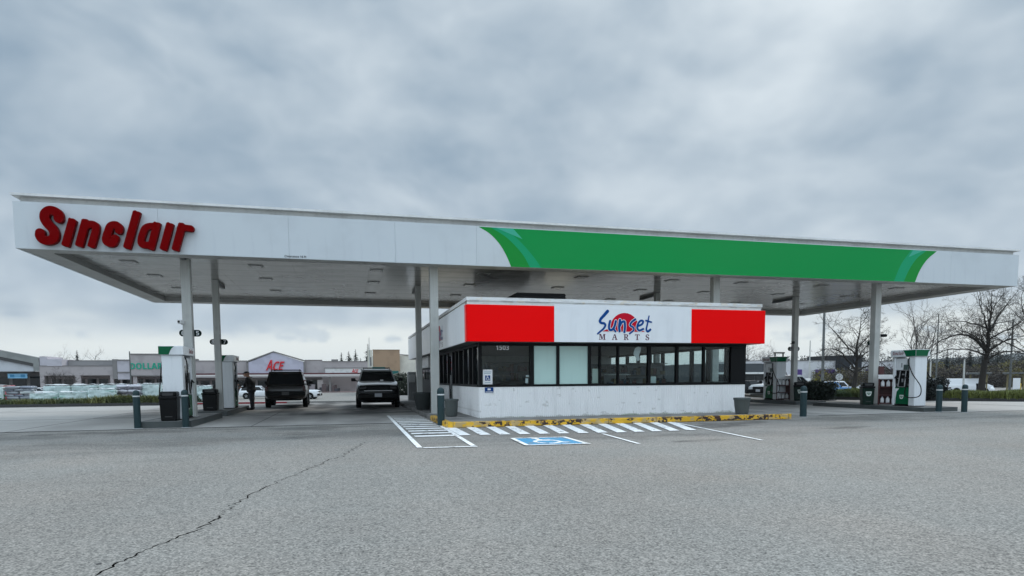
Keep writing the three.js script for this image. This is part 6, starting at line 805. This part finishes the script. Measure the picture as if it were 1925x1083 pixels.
bareTree('bare_tree', 'second bare tree at the far right edge behind the big one', 47.5, -33, { h: 8.2, r: 0.12, fork: 0.35, spread: 0.8, seed: 21, depth: 5 }); bareTree('bare_tree', 'faint bare tree above the dark building right of the store', 78, -112, { h: 9, r: 0.15, fork: 0.3, spread: 0.7, seed: 31, depth: 5, col: [0.12, 0.11, 0.11] });
for (const [x, z, h, s, l] of [[-53.3, -138, 8.2, 41, 'pale bare tree over the roofs, left one of three'], [-47, -138, 8.0, 42, 'bare tree over the roofs, right one of three'], [-20.5, -58, 0, 43, '']]) if (h) bareTree('bare_tree', l, x, z, { h: h * 0.93, r: 0.10, fork: 0.45, spread: 0.85, seed: s, depth: 4, col: [0.20, 0.19, 0.18] });
bareTree('bare_tree', 'small bare tree standing before the arcade shop', -33.6, -88, { h: 3.6, r: 0.08, fork: 0.4, spread: 1.1, seed: 52, depth: 5, flat: 0.6, col: [0.05, 0.045, 0.042] });
// conifers
function conifer(x, z, h, label, seed, col = [0.018, 0.028, 0.02], wd = 0.2, group) {
  const t = thing('conifer_tree', label, 'tree', [x, groundY(x, z), z], 0, group), R = rng(seed), pos = [], tri = (a, b, c) => pos.push(...a.toArray(), ...b.toArray(), ...c.toArray());
  for (let y = h * 0.14; y < h * 0.99; y += h * 0.021) { const L = h * wd * (1 - y / h) ** 0.8 * (0.65 + 0.6 * R()) + 0.08; for (let k = 0; k < 7; k++) { const a = R() * 6.3, l = L * (0.55 + R() * 0.6), d = V(Math.cos(a), -0.18 - R() * 0.3, Math.sin(a)), s = V(-Math.sin(a), 0, Math.cos(a)), b = V(0, y, 0); for (let m = 0; m < 5; m++) { const f0 = m / 5, p = b.clone().addScaledVector(d, l * f0), q = b.clone().addScaledVector(d, l * (f0 + 0.3)), w = l * 0.26 * (1 - f0 * 0.7); tri(p.clone().addScaledVector(s, w), q, p.clone().addScaledVector(V(0, 1, 0), w * 0.35)); tri(p.clone().addScaledVector(s, -w), p.clone().addScaledVector(V(0, 1, 0), w * 0.35), q); } } }
  const g = new THREE.BufferGeometry(); g.setAttribute('position', new THREE.Float32BufferAttribute(pos, 3)); g.computeVertexNormals(); part('crown', g, mat(col, 0.85), t); part('trunk', cyl(h * 0.014, h * 0.004, h * 0.97, 0, 0, 0, 8), mat([0.04, 0.03, 0.025], 0.9), t);
}
for (const [x, h, s, l] of [[-1.2, 8.6, 1, 'leftmost dark conifer above the shop roof'], [0.4, 8.9, 2, 'second dark conifer above the shop roof'], [1.9, 9.3, 3, 'third dark conifer above the shop roof'], [3.0, 7.3, 4, 'short conifer left of the thin pale pole'], [4.7, 10.6, 5, 'tall conifer tip by the corner tower'], [6.6, 9.0, 6, 'conifer tip over the left half of the tan panel'], [8.9, 9.1, 7, 'conifer tip over the right half of the tan panel']]) conifer(x, -150, h, l, s, undefined, 0.3, 'conifers behind the shops');
conifer(-50, -139, 8.4, 'small dark conifer above the arcade shop roof, middle one of three trees', 8, [0.05, 0.055, 0.05], 0.24); conifer(86.5, -118, 6.6, 'small conifer above the white wall left of the tall pole', 9, [0.04, 0.045, 0.042], 0.2);
for (const [x, z, h, s, l] of [[112, -98, 7.2, 11, 'left conifer rising from the wood on the right'], [117.5, -98, 8.2, 12, 'taller conifer rising from the wood behind the big tree'], [122, -99, 7.6, 13, 'third conifer rising from the wood behind the big tree'], [127, -100, 7.8, 14, 'fourth conifer rising from the wood behind the big tree']]) conifer(x, z, h, l, s, [0.028, 0.034, 0.03], 0.26, 'conifers in the wood on the right');
{
  const R = rng(88), g = leafClump(71, 40, 0.9, 0.16);   // brush and thicket: one mass nobody could count
  leafy('brush_thicket', 5200, (d, c) => { const t = R(), x = lerp(86, 190, t), z = -92 - R() * 26 + (x - 86) * 0.18, n = fbm(x * 0.06, z * 0.08, 3, 9), n2 = fbm(x * 0.25, z * 0.25, 3, 19); d.position.set(x, GY + R() * (1.6 + 4.2 * n), z); d.rotation.set(R() * 6, R() * 6, R() * 6); d.scale.setScalar(0.6 + R() * 0.8); const k = 0.7 + R() * 0.6, y = smooth(0.55, 0.68, n2); c.setRGB(k * lerp(0.045, 0.16, y), k * lerp(0.036, 0.14, y), k * lerp(0.028, 0.025, y)); }, g, leafMat, 'brown and olive brush along the far side of the right lot', 'brush');
  const R2 = rng(89), g2 = leafClump(72, 40, 1.3, 0.22);
  leafy('far_wood', 5200, (d, c) => { const x = lerp(60, 330, R2()), z = -150 - R2() * 70 + (x - 60) * 0.22, n = fbm(x * 0.03, 2, 4, 29); d.position.set(x, GY + R2() * (3.0 + 7 * n * smooth(90, 140, x)), z); d.rotation.set(R2() * 6, R2() * 6, R2() * 6); d.scale.setScalar(0.8 + R2()); const k = 0.7 + R2() * 0.6; c.setRGB(k * 0.035, k * 0.038, k * 0.033); }, g2, leafMat, 'dark far wood behind the right lot', 'wood');
  const g3 = tuft(61, 10, 3.4, 0.02, 0.9); const R3 = rng(90);
  leafy('bare_thicket', 1500, (d, c) => { const x = lerp(94, 180, R3()), z = -96 - R3() * 22 + (x - 90) * 0.18; d.position.set(x, GY, z); d.rotation.set(0, R3() * 6, 0); d.scale.setScalar(0.6 + R3() * 0.9); const k = 0.7 + R3() * 0.6; c.setRGB(k * 0.07, k * 0.055, k * 0.045); }, g3, grassMat, 'bare brown stems of the thicket on the right', 'brush');
}
{   // far hills
  const pos = [], idx = [], nx = 120, nz = 14; for (let j = 0; j <= nz; j++) for (let i = 0; i <= nx; i++) { const a = lerp(-75, 100, i / nx) * D2R, r = lerp(700, 2200, j / nz), ad = a / D2R, e = smooth(30, 62, ad) * 0.030 + 0.006 * smooth(-75, -30, ad) + 0.012 * (fbm(ad * 0.12, j * 0.2, 4, 17) - 0.4), y = Math.max(-6, r * e * Math.sin(j / nz * PI * 0.62)); pos.push(r * Math.sin(a), y - 2, -r * Math.cos(a)); }
  for (let j = 0; j < nz; j++) for (let i = 0; i < nx; i++) { const a = j * (nx + 1) + i, b = a + 1; idx.push(a, b, a + nx + 1, b, b + nx + 1, a + nx + 1); }
  const g = new THREE.BufferGeometry(); g.setAttribute('position', new THREE.Float32BufferAttribute(pos, 3)); g.setIndex(idx); g.computeVertexNormals();
  struct('hills', g, mat(white, 0.95, 0, { map: tex(512, 512, (u, v, o, x, y) => { const n = fbm(u * 40, v * 40, 4, 3, 40), k = 0.035 + 0.05 * n; o[0] = k * 0.75; o[1] = k * 0.9; o[2] = k * 0.85; }, true, 1 / 400) }));
}
scene.fog = new THREE.FogExp2(C(0.62, 0.70, 0.78), 0.00012);
renderer.render(scene, camera);
